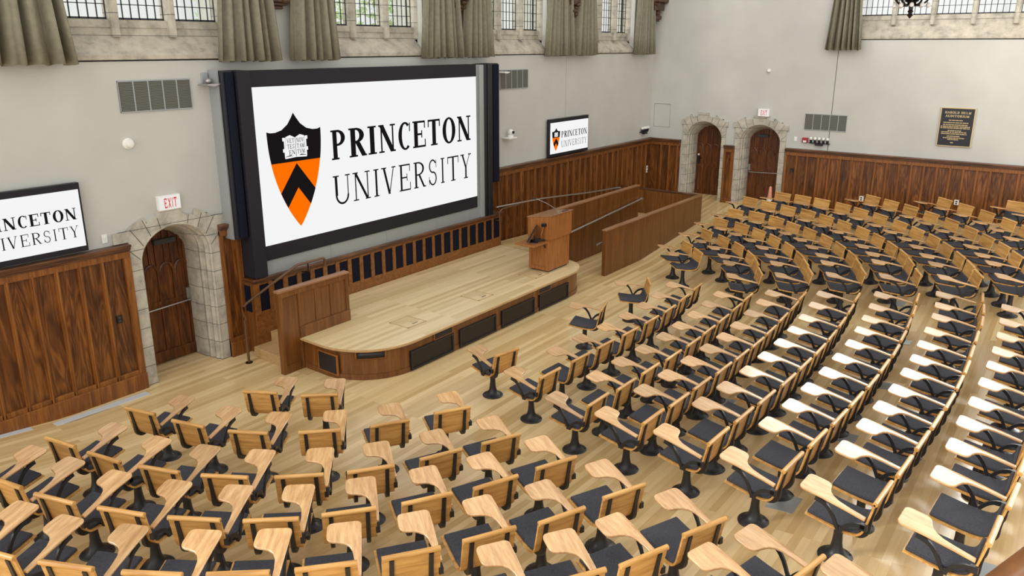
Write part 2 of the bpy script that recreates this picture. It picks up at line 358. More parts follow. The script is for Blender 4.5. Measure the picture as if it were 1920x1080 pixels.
# ------------------------------------------------------------------ mesh builder
class MB:
    def __init__(s): s.bm = bmesh.new()
    def poly(s, pts):
        try: return s.bm.faces.new([s.bm.verts.new(p) for p in pts])
        except ValueError: return None
    def grid(s, rows, closed=False):
        V = [[s.bm.verts.new(p) for p in r] for r in rows]
        for i in range(len(V)-1):
            n = len(V[i])
            for j in range(n if closed else n-1):
                k = (j+1) % n
                try: s.bm.faces.new((V[i][j], V[i][k], V[i+1][k], V[i+1][j]))
                except ValueError: pass
        return V
    def box(s, a, b, mat=None):
        x0, y0, z0 = a; x1, y1, z1 = b
        v = [Vector(p) for p in ((x0,y0,z0),(x1,y0,z0),(x1,y1,z0),(x0,y1,z0),(x0,y0,z1),(x1,y0,z1),(x1,y1,z1),(x0,y1,z1))]
        if mat is not None: v = [mat @ p for p in v]
        v = [s.bm.verts.new(p) for p in v]
        for f in ((0,3,2,1),(4,5,6,7),(0,1,5,4),(1,2,6,5),(2,3,7,6),(3,0,4,7)): s.bm.faces.new([v[i] for i in f])
    def prism(s, outline, f0, f1):
        """outline: list of 2D; f0,f1 map 2D -> 3D for the two ends"""
        A = [s.bm.verts.new(f0(p)) for p in outline]; B = [s.bm.verts.new(f1(p)) for p in outline]
        n = len(A); s.bm.faces.new(A[::-1]); s.bm.faces.new(B)
        for i in range(n): s.bm.faces.new((A[i], A[(i+1) % n], B[(i+1) % n], B[i]))
    def lathe(s, prof, c=(0, 0, 0), n=20, axis='z'):
        c = Vector(c); rows = []
        for r, z in prof:
            ring = []
            for k in range(n):
                a = 2*PI*k/n; p = (r*math.cos(a), r*math.sin(a), z)
                if axis == 'y': p = (p[0], p[2], p[1])
                if axis == 'x': p = (p[2], p[0], p[1])
                ring.append(c+Vector(p))
            rows.append(ring)
        V = s.grid(rows, True)
        for ring in (V[0], V[-1]):
            try: s.bm.faces.new(ring)
            except ValueError: pass
    def tube(s, pts, r, n=8):
        pts = [Vector(p) for p in pts]; rows = []; up = Vector((0, 0, 1))
        for i, p in enumerate(pts):
            d = (pts[min(i+1, len(pts)-1)]-pts[max(i-1, 0)]).normalized()
            u = d.cross(up)
            if u.length < .05: u = d.cross(Vector((1, 0, 0)))
            u.normalize(); w = u.cross(d)
            rr = r[i] if isinstance(r, (list, tuple)) else r
            rows.append([p+rr*(math.cos(2*PI*k/n)*u+math.sin(2*PI*k/n)*w) for k in range(n)])
        V = s.grid(rows, True); s.bm.faces.new(V[0]); s.bm.faces.new(V[-1])
    def ribbon(s, path, lo, hi, y0, y1):
        """solid strip: 2D path in (x,z) offset by lo..hi along its normal, extruded y0..y1"""
        P = [Vector(p) for p in path]; n = len(P); A = []; B = []
        for i in range(n):
            d = (P[min(i+1, n-1)]-P[max(i-1, 0)]).normalized(); nn = Vector((-d[1], d[0]))
            l = lo[i] if isinstance(lo, list) else lo; h = hi[i] if isinstance(hi, list) else hi
            A.append(P[i]+nn*l); B.append(P[i]+nn*h)
        rows = [[(a[0], y0, a[1]), (a[0], y1, a[1]), (b[0], y1, b[1]), (b[0], y0, b[1])] for a, b in zip(A, B)]
        V = s.grid(rows, True); s.bm.faces.new(V[0]); s.bm.faces.new(V[-1])
    def ball(s, c, r, sx=1, sy=1, sz=1, seg=10):
        bmesh.ops.create_uvsphere(s.bm, u_segments=seg, v_segments=max(6, seg//2+2), radius=r, matrix=Matrix.Translation(c) @ Matrix.Diagonal((sx, sy, sz, 1)))
    def done(s, name, m, parent=None, smooth=True, bevel=0, loc=None, seg=2, ang=35):
        bmesh.ops.recalc_face_normals(s.bm, faces=s.bm.faces[:])
        me = bpy.data.meshes.new(name); s.bm.to_mesh(me); s.bm.free()
        o = bpy.data.objects.new(name, me); C.objects.link(o); me.materials.append(m)
        if smooth:
            for p in me.polygons: p.use_smooth = True
            try: me.set_sharp_from_angle(angle=math.radians(ang))
            except Exception: pass
        if parent: o.parent = parent
        if loc: o.location = loc
        if bevel:
            b = o.modifiers.new('bevel', 'BEVEL'); b.width = bevel; b.segments = seg; b.limit_method = 'ANGLE'; b.angle_limit = math.radians(40)
        return o

def boxes(name, m, L, parent=None, bevel=0):
    b = MB()
    for k, a in enumerate(L):
        e_ = .0007*k; b.box([v-e_ for v in a[0]], [v+e_ for v in a[1]])
    return b.done(name, m, parent, smooth=False, bevel=bevel)

def tag(o, label=None, cat=None, group=None, kind=None):
    if label: o['label'] = label
    if cat: o['category'] = cat
    if group: o['group'] = group
    if kind: o['kind'] = kind
    return o

def thing(name, label, cat, loc=(0, 0, 0), rz=0, group=None, kind=None):
    o = bpy.data.objects.new(name, None); C.objects.link(o); o.location = loc; o.rotation_euler = (0, 0, rz); o.empty_display_size = .2
    return tag(o, label, cat, group, kind)

def smooth_path(P, k=4):
    P = [Vector(p) for p in P]; out = []
    for i in range(len(P)-1):
        p0, p1, p2, p3 = P[max(i-1, 0)], P[i], P[i+1], P[min(i+2, len(P)-1)]
        for j in range(k):
            t = j/k
            out.append(.5*((2*p1)+(p2-p0)*t+(2*p0-5*p1+4*p2-p3)*t*t+(3*p1-p0-3*p2+p3)*t**3))
    out.append(P[-1]); return out

# ------------------------------------------------------------------ the room (metres; x along the front wall, y towards it, z up)
YW, XW = 10.44, 20.757          # front wall face, right wall face
CX0, CY0 = 9.9, 10.4            # the seating rakes up from a circle about the stage
def zf(x, y): return .10*max(0.0, math.hypot(x-CX0, y-CY0)-6.1)

b = MB(); nx, ny = 118, 74
b.grid([[(-2+24*i/nx, -3.2+14.8*j/ny, zf(-2+24*i/nx, -3.2+14.8*j/ny)) for i in range(nx+1)] for j in range(ny+1)])
tag(b.done('floor', M['floor'], ang=60), 'pale maple board floor rising towards the back rows', 'floor', kind='structure')

ZT = 10.2
WC = (5.68, 9.85, 14.03, 18.30); WH = 1.2      # front window centres and half width
L = []
x0 = -2.0
def fw(a, b_, z0, z1): L.append(((a, YW, z0), (b_, YW+.75, z1)))
fw(-2, 5.0, -.3, 4.60); fw(5.0, 6.28, 2.36, 4.60); fw(6.28, XW, -.3, 4.60)
e = [-2]+[v for c in WC for v in (c-WH, c+WH)]+[XW]
for i in range(0, len(e), 2): fw(e[i], e[i+1], 4.60, 9.3)
fw(-2, XW, 9.3, ZT)
WLB = MB()
for a in L: WLB.box(a[0], a[1])
def heads(mb, f, u0, hw, zb, ztop, ul, ur):
    A = [(u0+u, zb+z) for u, z in arch(hw, 1.84, 2.32, 0)]
    for (ua, za), (ub, zb_) in zip(A, A[1:]):
        if abs(ua-ub) > 1e-4: mb.prism([(ua, za), (ub, zb_), (ub, ztop+.02), (ua, ztop+.02)], lambda p: f(p[0], 0, p[1]), lambda p: f(p[0], .3, p[1]))
    for q0, q1 in ((ul, u0-hw), (u0+hw, ur)): mb.prism([(q0, -.3), (q1, -.3), (q1, ztop), (q0, ztop)], lambda p: f(p[0], 0, p[1]), lambda p: f(p[0], .3, p[1]))
def arch(hw, sp, ap, z0=0, n=9):
    """four-centred arch outline from bottom left over the apex to bottom right (u,z)"""
    pts = [(-hw, z0), (-hw, sp*.5), (-hw, sp)]
    h = ap-sp
    for k in range(1, n+1):
        t = k/n; a = t*PI/2
        pts.append((-hw*math.cos(a)**.9 if k < n else 0, sp+h*(math.sin(a)*.80+.20*t)))
    return pts+[(-u, z) for u, z in pts[-2::-1]]
heads(WLB, lambda u, d, z: Vector((u, YW+d, z)), 5.655, .56, 0, 2.36, 5.0, 6.28)
tag(WLB.done('wall_front', M['plaster'], smooth=False), 'long grey plaster wall behind the stage', 'wall', kind='structure')
L = []
def rw(a, b_, z0, z1): L.append(((XW, a, z0), (XW+.75, b_, z1)))
RY0, RY1 = -.95, 5.16
rw(-3.2, 6.53, -.3, 4.94); rw(6.53, 7.70, 2.80, 4.94); rw(7.70, 8.14, -.3, 4.94); rw(8.14, 9.25, 2.80, 4.94); rw(9.25, 11.19, -.3, 4.94)
rw(-3.2, RY0, 4.94, 8.4); rw(RY1, 11.19, 4.94, 8.4); rw(-3.2, 11.19, 8.4, 15)
WLB = MB()
for a in L: WLB.box(a[0], a[1])
heads(WLB, lambda u, d, z: Vector((XW+d, -u, z)), -8.72, .55, .44, 2.80, -9.25, -8.14)
heads(WLB, lambda u, d, z: Vector((XW+d, -u, z)), -7.11, .58, .44, 2.80, -7.70, -6.53)
tag(WLB.done('wall_right', M['plaster'], smooth=False), 'grey plaster wall on the right with two doors', 'wall', kind='structure')

# ------------------------------------------------------------------ wainscots
def wainscot(name, label, P, dirv, nrm, length, stiles, z0, z1, sw=.028, base=None, ends=True):
    """P origin on wall face, dirv along the wall, nrm into the room; stiles = positions along"""
    stiles = sorted(stiles)
    P = Vector(P); dirv = Vector(dirv); nrm = Vector(nrm)
    Mx = Matrix((( dirv[0], nrm[0], 0, P[0]), (dirv[1], nrm[1], 0, P[1]), (0, 0, 1, 0), (0, 0, 0, 1)))
    root = tag(thing(name, None, None), label, 'wall panelling', kind='structure')
    ed = [-.0]+list(stiles)+[length]
    for a, c in zip(ed[:-1], ed[1:]):
        if c-a < .06: continue
        q = MB(); q.box((a+.012, 0, z0), (c-.012, .032, z1-.10), Mx); q.done('panel', M['oakV'], root, smooth=False)
    q = MB()
    for s_ in stiles: q.box((s_-sw, 0, z0), (s_+sw, .075, z1-.17), Mx); q.box((s_-sw*.45, .07, z0), (s_+sw*.45, .092, z1-.17), Mx)
    if ends:
        q.box((0, 0, z0), (.06, .08, z1-.1), Mx); q.box((length-.09, 0, z0), (length, .08, z1-.1), Mx)
    q.done('stiles', M['oakstile'], root, smooth=False, bevel=.006)
    q = MB(); q.box((0, 0, z1-.19), (length, .085, z1-.09), Mx)
    if base: q.box((0, 0, -.02), (length, .075, base+.06), Mx); q.box((0, 0, -.02), (length, .11, base), Mx)
    q.done('rails', M['oakstile'], root, smooth=False, bevel=.008)
    q = MB()
    for t_, (d0, za, zb) in enumerate(((.105, -.10, -.07), (.13, -.07, -.035), (.155, -.035, 0.0))): q.box((-.0, 0, z1+za), (length, d0, z1+zb), Mx)
    q.done('cap_moulding', M['oakcap'], root, smooth=False, bevel=.006)
    return root
wainscot('trim_1', 'dark oak panelling below the left wall television', (-1, YW, 0), (1, 0, 0), (0, -1, 0), 5.95, [5.56-.29*k for k in range(19)], .0, 2.16, base=.24)
wainscot('trim_2', 'narrow oak panel between stone doorway and big screen', (6.335, YW, 0), (1, 0, 0), (0, -1, 0), .36, [], .0, 2.17, base=.24)
wainscot('trim_3', 'dark oak panelling behind the ramp on the front wall', (13.05, YW, 0), (1, 0, 0), (0, -1, 0), XW-13.05, [.25+.285*k for k in range(26)], .25, 2.17, ends=False)
wainscot('trim_4', 'short oak panelling in the room corner', (XW, YW, 0), (0, -1, 0), (-1, 0, 0), YW-9.42, [.42, .68, .94], .2, 2.17, ends=False)
wainscot('trim_5', 'narrow lighter oak panel between the two right doors', (XW, 8.09, 0), (0, -1, 0), (-1, 0, 0), .30, [], .40, 2.12, base=.56)
wainscot('trim_6', 'long dark oak panelling behind the back rows of seats', (XW, 6.38, 0), (0, -1, 0), (-1, 0, 0), 9.4, [.31+.277*k for k in range(32)], .35, 2.17)

# ------------------------------------------------------------------ stone doorways with oak doors
def doorway(idx, P, dirv, nrm, zb, hw, outl, label_st, label_d, hinge=1, closer=False, bar=True, group=None, wide=False):
    P = Vector(P); dirv = Vector(dirv); nrm = Vector(nrm)
    W = lambda u, d, z: P+dirv*u+nrm*d+Vector((0, 0, zb+z))
    root = thing('trim_%d' % (10+idx), label_st, 'stone doorway', kind='structure')
    A = arch(hw, 1.84, 2.32, -.05); k_ = outl/.69
    O = [(-.69, -.05), (-.69, 2.329), (-.66, 2.361), (-.445, 2.475), (-.40, 2.375), (-.39, 2.40), (-.226, 2.455), (-.221, 2.54), (.123, 2.535), (.128, 2.455), (.318, 2.39), (.35, 2.475), (.583, 2.345), (.608, 2.325), (.69, 2.319), (.69, -.05)]
    O = [(u*k_, z) for u, z in O]; CZ = 1.3
    def at_angle(L_, a):
        ca, sa = math.cos(a), math.sin(a); best = None
        for (x0_, z0_), (x1_, z1_) in zip(L_, L_[1:]):
            d0, d1_ = x0_*sa-(z0_-CZ)*ca, x1_*sa-(z1_-CZ)*ca
            if d0*d1_ <= 1e-12 and abs(d0-d1_) > 1e-12:
                t_ = d0/(d0-d1_); p = (x0_+(x1_-x0_)*t_, z0_+(z1_-z0_)*t_)
                if p[0]*ca+(p[1]-CZ)*sa > 0: best = p
        return best
    an = sorted({round((a_+PI/2) % (2*PI), 5) for a_ in [math.atan2(z-CZ, u) for u, z in O+A if z > 0]})
    b = MB()
    for a0_, a1_ in zip(an, an[1:]):
        if a1_-a0_ < 1e-4: continue
        e_ = 1e-5; q = [at_angle(A, a0_-PI/2+e_), at_angle(A, a1_-PI/2-e_), at_angle(O, a1_-PI/2-e_), at_angle(O, a0_-PI/2+e_)]
        if None in q: continue
        b.prism(q, lambda p: W(p[0], -.02, p[1]), lambda p: W(p[0], .045, p[1]))
    am, om = at_angle(A, an[0]-PI/2+1e-5), at_angle(O, an[0]-PI/2+1e-5)
    for s_ in (-1, 1):
        zl = max(am[1], om[1])+.02
        b.prism([(s_*hw, -.05), (s_*.69*k_, -.05), (s_*.69*k_, zl), (s_*hw, zl)], lambda p: W(p[0], -.02, p[1]), lambda p: W(p[0], .043, p[1]))
        ex = .887*k_ if wide else .74*k_
        b.prism([(s_*.66*k_, 2.17), (s_*ex, 2.17), (s_*ex, 2.318), (s_*.66*k_, 2.324)], lambda p: W(p[0], -.02, p[1]), lambda p: W(p[0], .0455, p[1]))
    b.done('arch_stones', M['stone'], root, smooth=False)
    b = MB()
    for a_ in (47, 58, 68, 78, 102, 112, 122, 133):
        a_ = math.radians(a_); p, o = at_angle(A, a_), at_angle(O, a_)
        q = (p[0]+(o[0]-p[0])*.93, p[1]+(o[1]-p[1])*.93); n_ = (-math.sin(a_)*.004, math.cos(a_)*.004)
        b.prism([(p[0]-n_[0], p[1]-n_[1]), (q[0]-n_[0], q[1]-n_[1]), (q[0]+n_[0], q[1]+n_[1]), (p[0]+n_[0], p[1]+n_[1])], lambda q: W(q[0], .02, q[1]), lambda q: W(q[0], .047, q[1]))
    b.done('mortar_joints', M['grillegap'], root, smooth=False)
    b = MB(); rows = []
    for dw, dz, d in ((0, 0, .045), (-.012, -.012, .05), (-.03, -.03, .03), (-.03, -.03, -.02), (-.06, -.06, -.06), (-.045, -.045, -.11), (-.06, -.06, -.16), (-.085, -.085, -.18), (-.07, -.07, -.24), (-.09, -.10, -.28), (-.10, -.12, -.34), (-.105, -.2, -.62)):
        Q = arch(hw+dw, 1.84+dz*.4, 2.32+dz, -.05)
        rows.append([W(u, d, z) for u, z in Q])
    b.grid(rows); b.done('reveal', M['stone'], root, ang=28)
    # door leaf
    dr = tag(thing('door_%d' % idx, label_d, 'door', group=group), kind='structure')
    D = -.58; hwd = hw-.07; Q = arch(hwd, 1.80, 2.20, .01)
    b = MB(); b.prism(Q, lambda p: W(p[0], D-.06, p[1]), lambda p: W(p[0], D, p[1])); leaf = b.done('door_leaf', M['doorwood'], dr, smooth=False)
    b = MB()
    nS = 4; cw = 2*hwd/nS
    def bx(u0, u1, z0, z1, t=.022):
        b.prism([(u0, z0), (u1, z0), (u1, z1), (u0, z1)], lambda p: W(p[0], D-.01, p[1]), lambda p: W(p[0], D+t, p[1]))
    def top(u): 
        for (ua, za), (ub, zb_) in zip(Q, Q[1:]):
            if ua != ub and min(ua, ub) <= u <= max(ua, ub): return za+(zb_-za)*(u-ua)/(ub-ua)
        return 1.7
    for k in range(nS+1):
        u = -hwd+k*cw; u = max(-hwd+.04, min(hwd-.04, u)); bx(u-.032, u+.032, .02, top(u)-.03)
    for k in range(nS):
        u = -hwd+(k+.5)*cw; bx(u-.016, u+.016, 1.62, top(u)-.03)
    bx(-hwd+.02, hwd-.02, .02, .20, .03); bx(-hwd+.02, hwd-.02, .93, 1.0, .018)
    for k in range(nS):
        u0 = -hwd+k*cw; pts = []
        for j in range(11):
            t = j/10; a = PI*t
            pts.append(W(u0+cw*.5-math.cos(a)*cw*.46, D+.016, 1.40+math.sin(a)**.75*.19))
        b.tube(pts, .022, 6)
    b.done('door_tracery', M['doorwood'], leaf, smooth=False)
    if bar:
        b = MB(); b.tube([W(-hwd+.08, D+.075, .90), W(hwd-.05, D+.075, .93)], .012, 8)
        for u in (-hwd+.08, hwd-.06): b.tube([W(u, D, .92), W(u, D+.075, .915)], .014, 8)
        b.done('push_bar', M['steel'], dr)
        s_ = hinge
        b = MB(); b.prism([(s_*(hwd-.10), .94), (s_*(hwd-.04), .94), (s_*(hwd-.04), 1.12), (s_*(hwd-.10), 1.12)], lambda p: W(p[0], D, p[1]), lambda p: W(p[0], D+.05, p[1]))
        b.done('lock', M['steel'], leaf, smooth=False, bevel=.006)
    else:
        b = MB(); u = -hwd+.10
        b.prism([(u-.03, .98), (u+.03, .98), (u+.03, 1.22), (u-.03, 1.22)], lambda p: W(p[0], D, p[1]), lambda p: W(p[0], D+.03, p[1]))
        b.tube([W(u, D+.05, 1.17), W(u+.10, D+.06, 1.17)], .012, 8); b.done('door_handle', M['black'], dr, smooth=False)
        b = MB(); b.prism([(u-.025, 1.24), (u+.025, 1.24), (u+.025, 1.29), (u-.025, 1.29)], lambda p: W(p[0], D, p[1]), lambda p: W(p[0], D+.03, p[1])); b.done('lock', M['white'], dr, smooth=False)
    if closer:
        b = MB(); u = .12*hinge
        b.prism([(u-.17, 1.90), (u+.17, 1.90), (u+.17, 1.98), (u-.17, 1.98)], lambda p: W(p[0], D, p[1]), lambda p: W(p[0], D+.08, p[1]))
        b.done('door_closer', M['grillegap'], dr, smooth=False, bevel=.006)
    return root
doorway(1, (5.655, YW, 0), (1, 0, 0), (0, -1, 0), 0, .555, .69, 'carved limestone doorway left of the big screen', 'dark oak arched door left of the big screen', 1, True, wide=True)
doorway(2, (XW, 8.72, 0), (0, -1, 0), (-1, 0, 0), .44, .545, .64, 'limestone doorway nearer the room corner on the right wall', 'dark oak arched door nearer the room corner', 1, False, False)
doorway(3, (XW, 7.11, 0), (0, -1, 0), (-1, 0, 0), .44, .575, .70, 'limestone doorway under the right wall exit sign', 'dark oak arched door under the right exit sign', -1, True)

# ------------------------------------------------------------------ windows
def window(idx, Pf, u0, nlights, pitch, z0, z1, gz, ujl, ujr, label):
    """Pf(u,d,z): u along wall, d depth into the wall"""
    root = tag(thing('window_%d' % idx, label, 'window'), kind='structure')
    fr = MB()
    def bx(a, b_): fr.prism([(a[0], a[2]), (b_[0], a[2]), (b_[0], b_[2]), (a[0], b_[2])], lambda p: Pf(p[0], a[1], p[1]), lambda p: Pf(p[0], b_[1], p[1]))
    n = nlights
    for k in range(n+1):
        u = u0+k*pitch; fr.prism([(u-.055, .16), (u-.03, .12), (u+.03, .12), (u+.055, .16), (u+.055, .36), (u-.055, .36)], lambda p: Pf(p[0], p[1], gz-.22), lambda p: Pf(p[0], p[1], z1))
    bx((ujl, .20, gz-.10), (ujr, .40, gz)); bx((ujl, .22, z0+.15), (ujr, .42, gz-.09))
    bx((ujl, .14, z0+.2), (u0-.04, .42, z1)); bx((u0+n*pitch+.04, .14, z0+.2), (ujr, .42, z1))
    for zz in (gz+1.75,): bx((ujl, .18, zz), (ujr, .36, zz+.1))
    fr.done('window_frame', M['stone'], root, smooth=False)
    s_ = MB()
    s_.prism([(-.035, z0+.02), (-.035, z0+.085), (.22, z0+.335), (.45, z0+.335), (.45, z0)], lambda p: Pf(ujl, p[0], p[1]), lambda p: Pf(ujr, p[0], p[1]))
    s_.done('sill', M['stonesill'], root, smooth=False, bevel=.008)
    for k in range(n):
        a, c = u0+k*pitch+.055, u0+(k+1)*pitch-.055
        g = MB(); g.prism([(a, gz), (c, gz), (c, z1), (a, z1)], lambda p: Pf(p[0], .285, p[1]), lambda p: Pf(p[0], .291, p[1])); g.done('glass_pane', M['glass'], root, smooth=False)
        l = MB(); ne = 6
        def lb(ua, ub, za, zb): l.prism([(ua, za), (ub, za), (ub, zb), (ua, zb)], lambda p: Pf(p[0], .272, p[1]), lambda p: Pf(p[0], .284, p[1]))
        for j in range(ne+1): u = a+(c-a)*j/ne; w = .012 if j in (0, ne) else .007; lb(u-w, u+w, gz, z1)
        zz = gz+.015; j = 0
        while zz < z1: lb(a, c, zz-(.014 if j == 0 else .0055), zz+(.014 if j == 0 else .0055)); zz += .185; j += 1
        l.done('lead_lattice', M['lead'], root, smooth=False)
for i, (c, lab) in enumerate(zip(WC, ('leaded stone window above the left air grille', 'leaded stone window above the middle of the big screen', 'leaded stone window right of the big screen', 'leaded stone window nearest the room corner'))):
    window(i+1, lambda u, d, z: Vector((u, YW+d, z)), c-1.19, 3, .805 if i else .805, 4.60, 9.3, 5.14, c-WH, c+WH, lab)
window(5, lambda u, d, z: Vector((XW+d, -u, z)), -5.02, 7, .84, 4.94, 8.4, 5.51, -RY1, -RY0, 'wide leaded stone window high on the right wall')

# ------------------------------------------------------------------ curtains
def curtain(Pf, a, c, z0, z1, label, folds, ph, flare=.0, grp=None):
    b = MB(); n = folds*10; rows = []
    for j in range(9):
        t = j/8; z = z0+(z1-z0)*t; row = []
        for k in range(n+1):
            s_ = k/n; mid = (a+c)/2; hw = (c-a)/2*(1-.75*min(.42, t))
            u = mid-hw+2*hw*s_
            w = math.sin(s_*folds*2*PI+ph+.9*math.sin(s_*7+ph))+.45*math.sin(s_*folds*3.3*PI+ph*2)
            d = .17+.085*w*(1-.25*t)
            zz = z+(.012*math.sin(s_*folds*2*PI+ph) if j == 0 else 0)
            row.append(Pf(u, -d, zz))
        rows.append(row)
    b.grid(rows); o = b.done('curtain', M['curtain'], ang=80)
    so = o.modifiers.new('thick', 'SOLIDIFY'); so.thickness = .012
    return tag(o, label, 'curtain', 'olive grey window curtains')
FP = lambda u, d, z: Vector((u, YW+d, z))
sc_ = .9866
for a, c, lab, f, ph in ((3.45, 4.62, 'olive grey curtain at the far left edge of the picture', 5, .3), (6.66, 7.69, 'olive grey curtain above the left end of the big screen', 6, 1.4),
        (7.95, 8.93, 'olive grey curtain left of the window above the screen logo', 5, 2.2), (10.98, 12.11, 'olive grey curtain above the right half of the big screen', 6, .8),
        (12.17, 13.11, 'olive grey curtain above the right end of the big screen', 5, 3.0), (15.18, 16.27, 'olive grey curtain above and left of the small right television', 6, 1.1),
        (16.31, 17.42, 'olive grey curtain above the small right television', 5, 2.6), (19.52, 20.59, 'olive grey curtain nearest the room corner', 5, .5)):
    curtain(FP, a*sc_, c*sc_, 4.575, 8.9, lab, f, ph)
curtain(lambda u, d, z: Vector((XW+d, -u, z)), -5.62, -4.76, 4.70, 8.9, 'olive grey curtain on the right wall beside its wide window', 6, 1.9)

# corbels between the curtains
def corbel(x, y, z0, label, s_=1.0, corner=False):
    t = thing('corbel', label, 'corbel', (x, y, z0), 0, 'carved roof corbels')
    b = MB()
    for k, (w, d, h) in enumerate(((.12, .10, .05), (.17, .15, .05), (.20, .19, .10), (.17, .17, .14), (.22, .24, .22), (.26, .32, .30))):
        zz = sum((.05, .05, .10, .14, .22, .30)[:k]); b.box((-w*s_, -d*s_, zz), (w*s_, 0, zz+h))
    b.done('bracket_block', M['rawwood'], t, smooth=False, bevel=.015)
    b = MB(); rnd = random.Random(int(x*10))
    for k in range(9):
        b.ball((rnd.uniform(-.18, .18)*s_, -rnd.uniform(.12, .30)*s_, .12+k*.075), .075*s_, 1.1, .8, .6, 8)
    b.done('carved_leaves', M['rawwood'], t)
corbel(7.70, YW, 5.35, 'carved oak corbel above the left end of the big screen')
corbel(11.92, YW, 5.42, 'carved oak corbel above the right half of the big screen')
corbel(16.10, YW, 5.40, 'carved oak corbel above the small right television')
corbel(20.42, YW, 5.42, 'carved oak corbel in the corner of the room', 1.25)

# ------------------------------------------------------------------ lettering (serif stroke letters in a unit cell)
def letter(ch, T, s, serif=True):
    """convex polygons for a capital in a 0..1 x 0..1 cell; T stem width, s thin width"""
    P = []
    R = lambda x0, y0, x1, y1: P.append([(x0, y0), (x1, y0), (x1, y1), (x0, y1)])
    def D(xa, ya, xb, yb, w): P.append([(xa-w/2, ya), (xa+w/2, ya), (xb+w/2, yb), (xb-w/2, yb)])
    def ring(cx, cy, rx, ry, tx, ty, a0, a1, n=14):
        for k in range(n):
            q = []
            for a in (a0+(a1-a0)*k/n, a0+(a1-a0)*(k+1)/n):
                q.append(((cx+rx*math.cos(a), cy+ry*math.sin(a)), (cx+(rx-tx)*math.cos(a), cy+(ry-ty)*math.sin(a))))
            P.append([q[0][0], q[1][0], q[1][1], q[0][1]])
    sv = s*.8
    def ser(x, y, w):   # serif bar centred on x at foot (y=0) or head (y=1)
        if serif: R(x-w/2, y if y == 0 else 1-sv, x+w/2, y+sv if y == 0 else 1)
    def stem(x, w=T, e=.10, a=0, c=1):
        R(x-w/2, a, x+w/2, c)
        if serif:
            if a == 0: ser(x, 0, w+2*e)
            if c == 1: ser(x, 1, w+2*e)
    if ch == 'I': stem(.5, T*1.9, .22)
    elif ch == 'P': stem(.28, T, .11); ring(.45, .73, .50, .27, T, s, -PI/2, PI/2); R(.28, 1-s, .46, 1); R(.28, .46, .46, .46+s)
    elif ch == 'R': stem(.25, T, .10); ring(.42, .74, .46, .26, T, s, -PI/2, PI/2); R(.25, 1-s, .43, 1); R(.25, .48, .43, .48+s); D(.50, .5, .86, 0, T); ser(.90, 0, .22)
    elif ch == 'N': stem(.16, s*1.2, .12); stem(.86, s*1.2, .12); D(.16, 1, .84, 0, T)
    elif ch == 'C': ring(.56, .5, .52, .52, T, s, PI*.28, PI*1.72, 22); R(.88, .66, .88+s, .98)
    elif ch == 'E': stem(.24, T, .10); R(.2, 1-s, .92, 1); R(.2, 0, .95, s); R(.2, .5-s/2, .70, .5+s/2); R(.92-s, .72, .92, 1); R(.95-s, 0, .95, .30); R(.70-s, .36, .70, .64)
    elif ch == 'T': stem(.5, T, .12, 0, .99); R(.04, 1-s, .96, 1); R(.04, .72, .04+s, 1); R(.96-s, .72, .96, 1)
    elif ch == 'O': ring(.5, .5, .5, .52, T, s, 0, 2*PI, 28)
    elif ch == 'U': R(.18-T/2, .3, .18+T/2, 1); ser(.18, 1, T+.2); R(.84-s/2, .3, .84+s/2, 1); ser(.84, 1, .28); ring(.5, .32, .36+s/2, .34, (T+s)/2, s*1.3, PI, 2*PI)
    elif ch == 'V': D(.18, 1, .52, 0, T); D(.84, 1, .52, 0, s*1.1); ser(.18, 1, T+.2); ser(.84, 1, .28)
    elif ch == 'S':
        ring(.5, .74, .40, .27, T*.9, s*1.1, PI*.15, PI*1.5); ring(.5, .26, .42, .28, T*.9, s*1.1, -PI/2*1.9, PI*.5); R(.84, .68, .84+s, .97); R(.08, .03, .08+s, .34)
    elif ch == 'Y': D(.18, 1, .5, .45, T); D(.86, 1, .5, .45, s*1.1); R(.5-T/2, 0, .5+T/2, .5); ser(.5, 0, T+.24); ser(.18, 1, T+.2); ser(.86, 1, .28)
    elif ch == 'A': D(.5, 1, .84, 0, T); D(.5, 1, .14, 0, s*1.1); R(.25, .32, .72, .32+s); ser(.84, 0, T+.16); ser(.14, 0, .26)
    elif ch == 'H': stem(.2, T, .09); stem(.8, T, .09); R(.2, .5-s/2, .8, .5+s/2)
    elif ch == 'D': stem(.22, T, .09); ring(.36, .5, .62, .5, T, s, -PI/2, PI/2); R(.22, 1-s, .4, 1); R(.22, 0, .4, s)
    elif ch == 'L': stem(.26, T, .10); R(.2, 0, .92, s); R(.92-s, 0, .92, .3)
    elif ch == 'M': stem(.12, s*1.2, .08); stem(.88, T, .07); D(.14, 1, .48, 0, T); D(.86, 1, .48, 0, s)
    elif ch == 'X': D(.14, 1, .86, 0, T); D(.86, 1, .14, 0, T if not serif else s*1.2)
    return P

def text_polys(txt, cells, z0, z1, T, s, serif=True):
    out = []
    for ch, (a, c) in zip(txt, cells):
        for p in letter(ch, T, s, serif): out.append([(a+(c-a)*u, z0+(z1-z0)*v) for u, v in p])
    return out

def even_cells(txt, a, c, gap=.14, narrow=('I',)):
    w = [(.45 if ch in narrow else .5 if ch == ' ' else 1.0) for ch in txt]; tot = sum(w)+gap*(len(txt)-1); u = (c-a)/tot; x = a; out = []
    for q in w: out.append((x, x+q*u)); x += (q+gap)*u
    return out

def decals(name, m, polys, f, parent):
    b = MB()
    for p in polys: b.poly([f(u, v) for u, v in p])
    return b.done(name, m, parent, smooth=False)

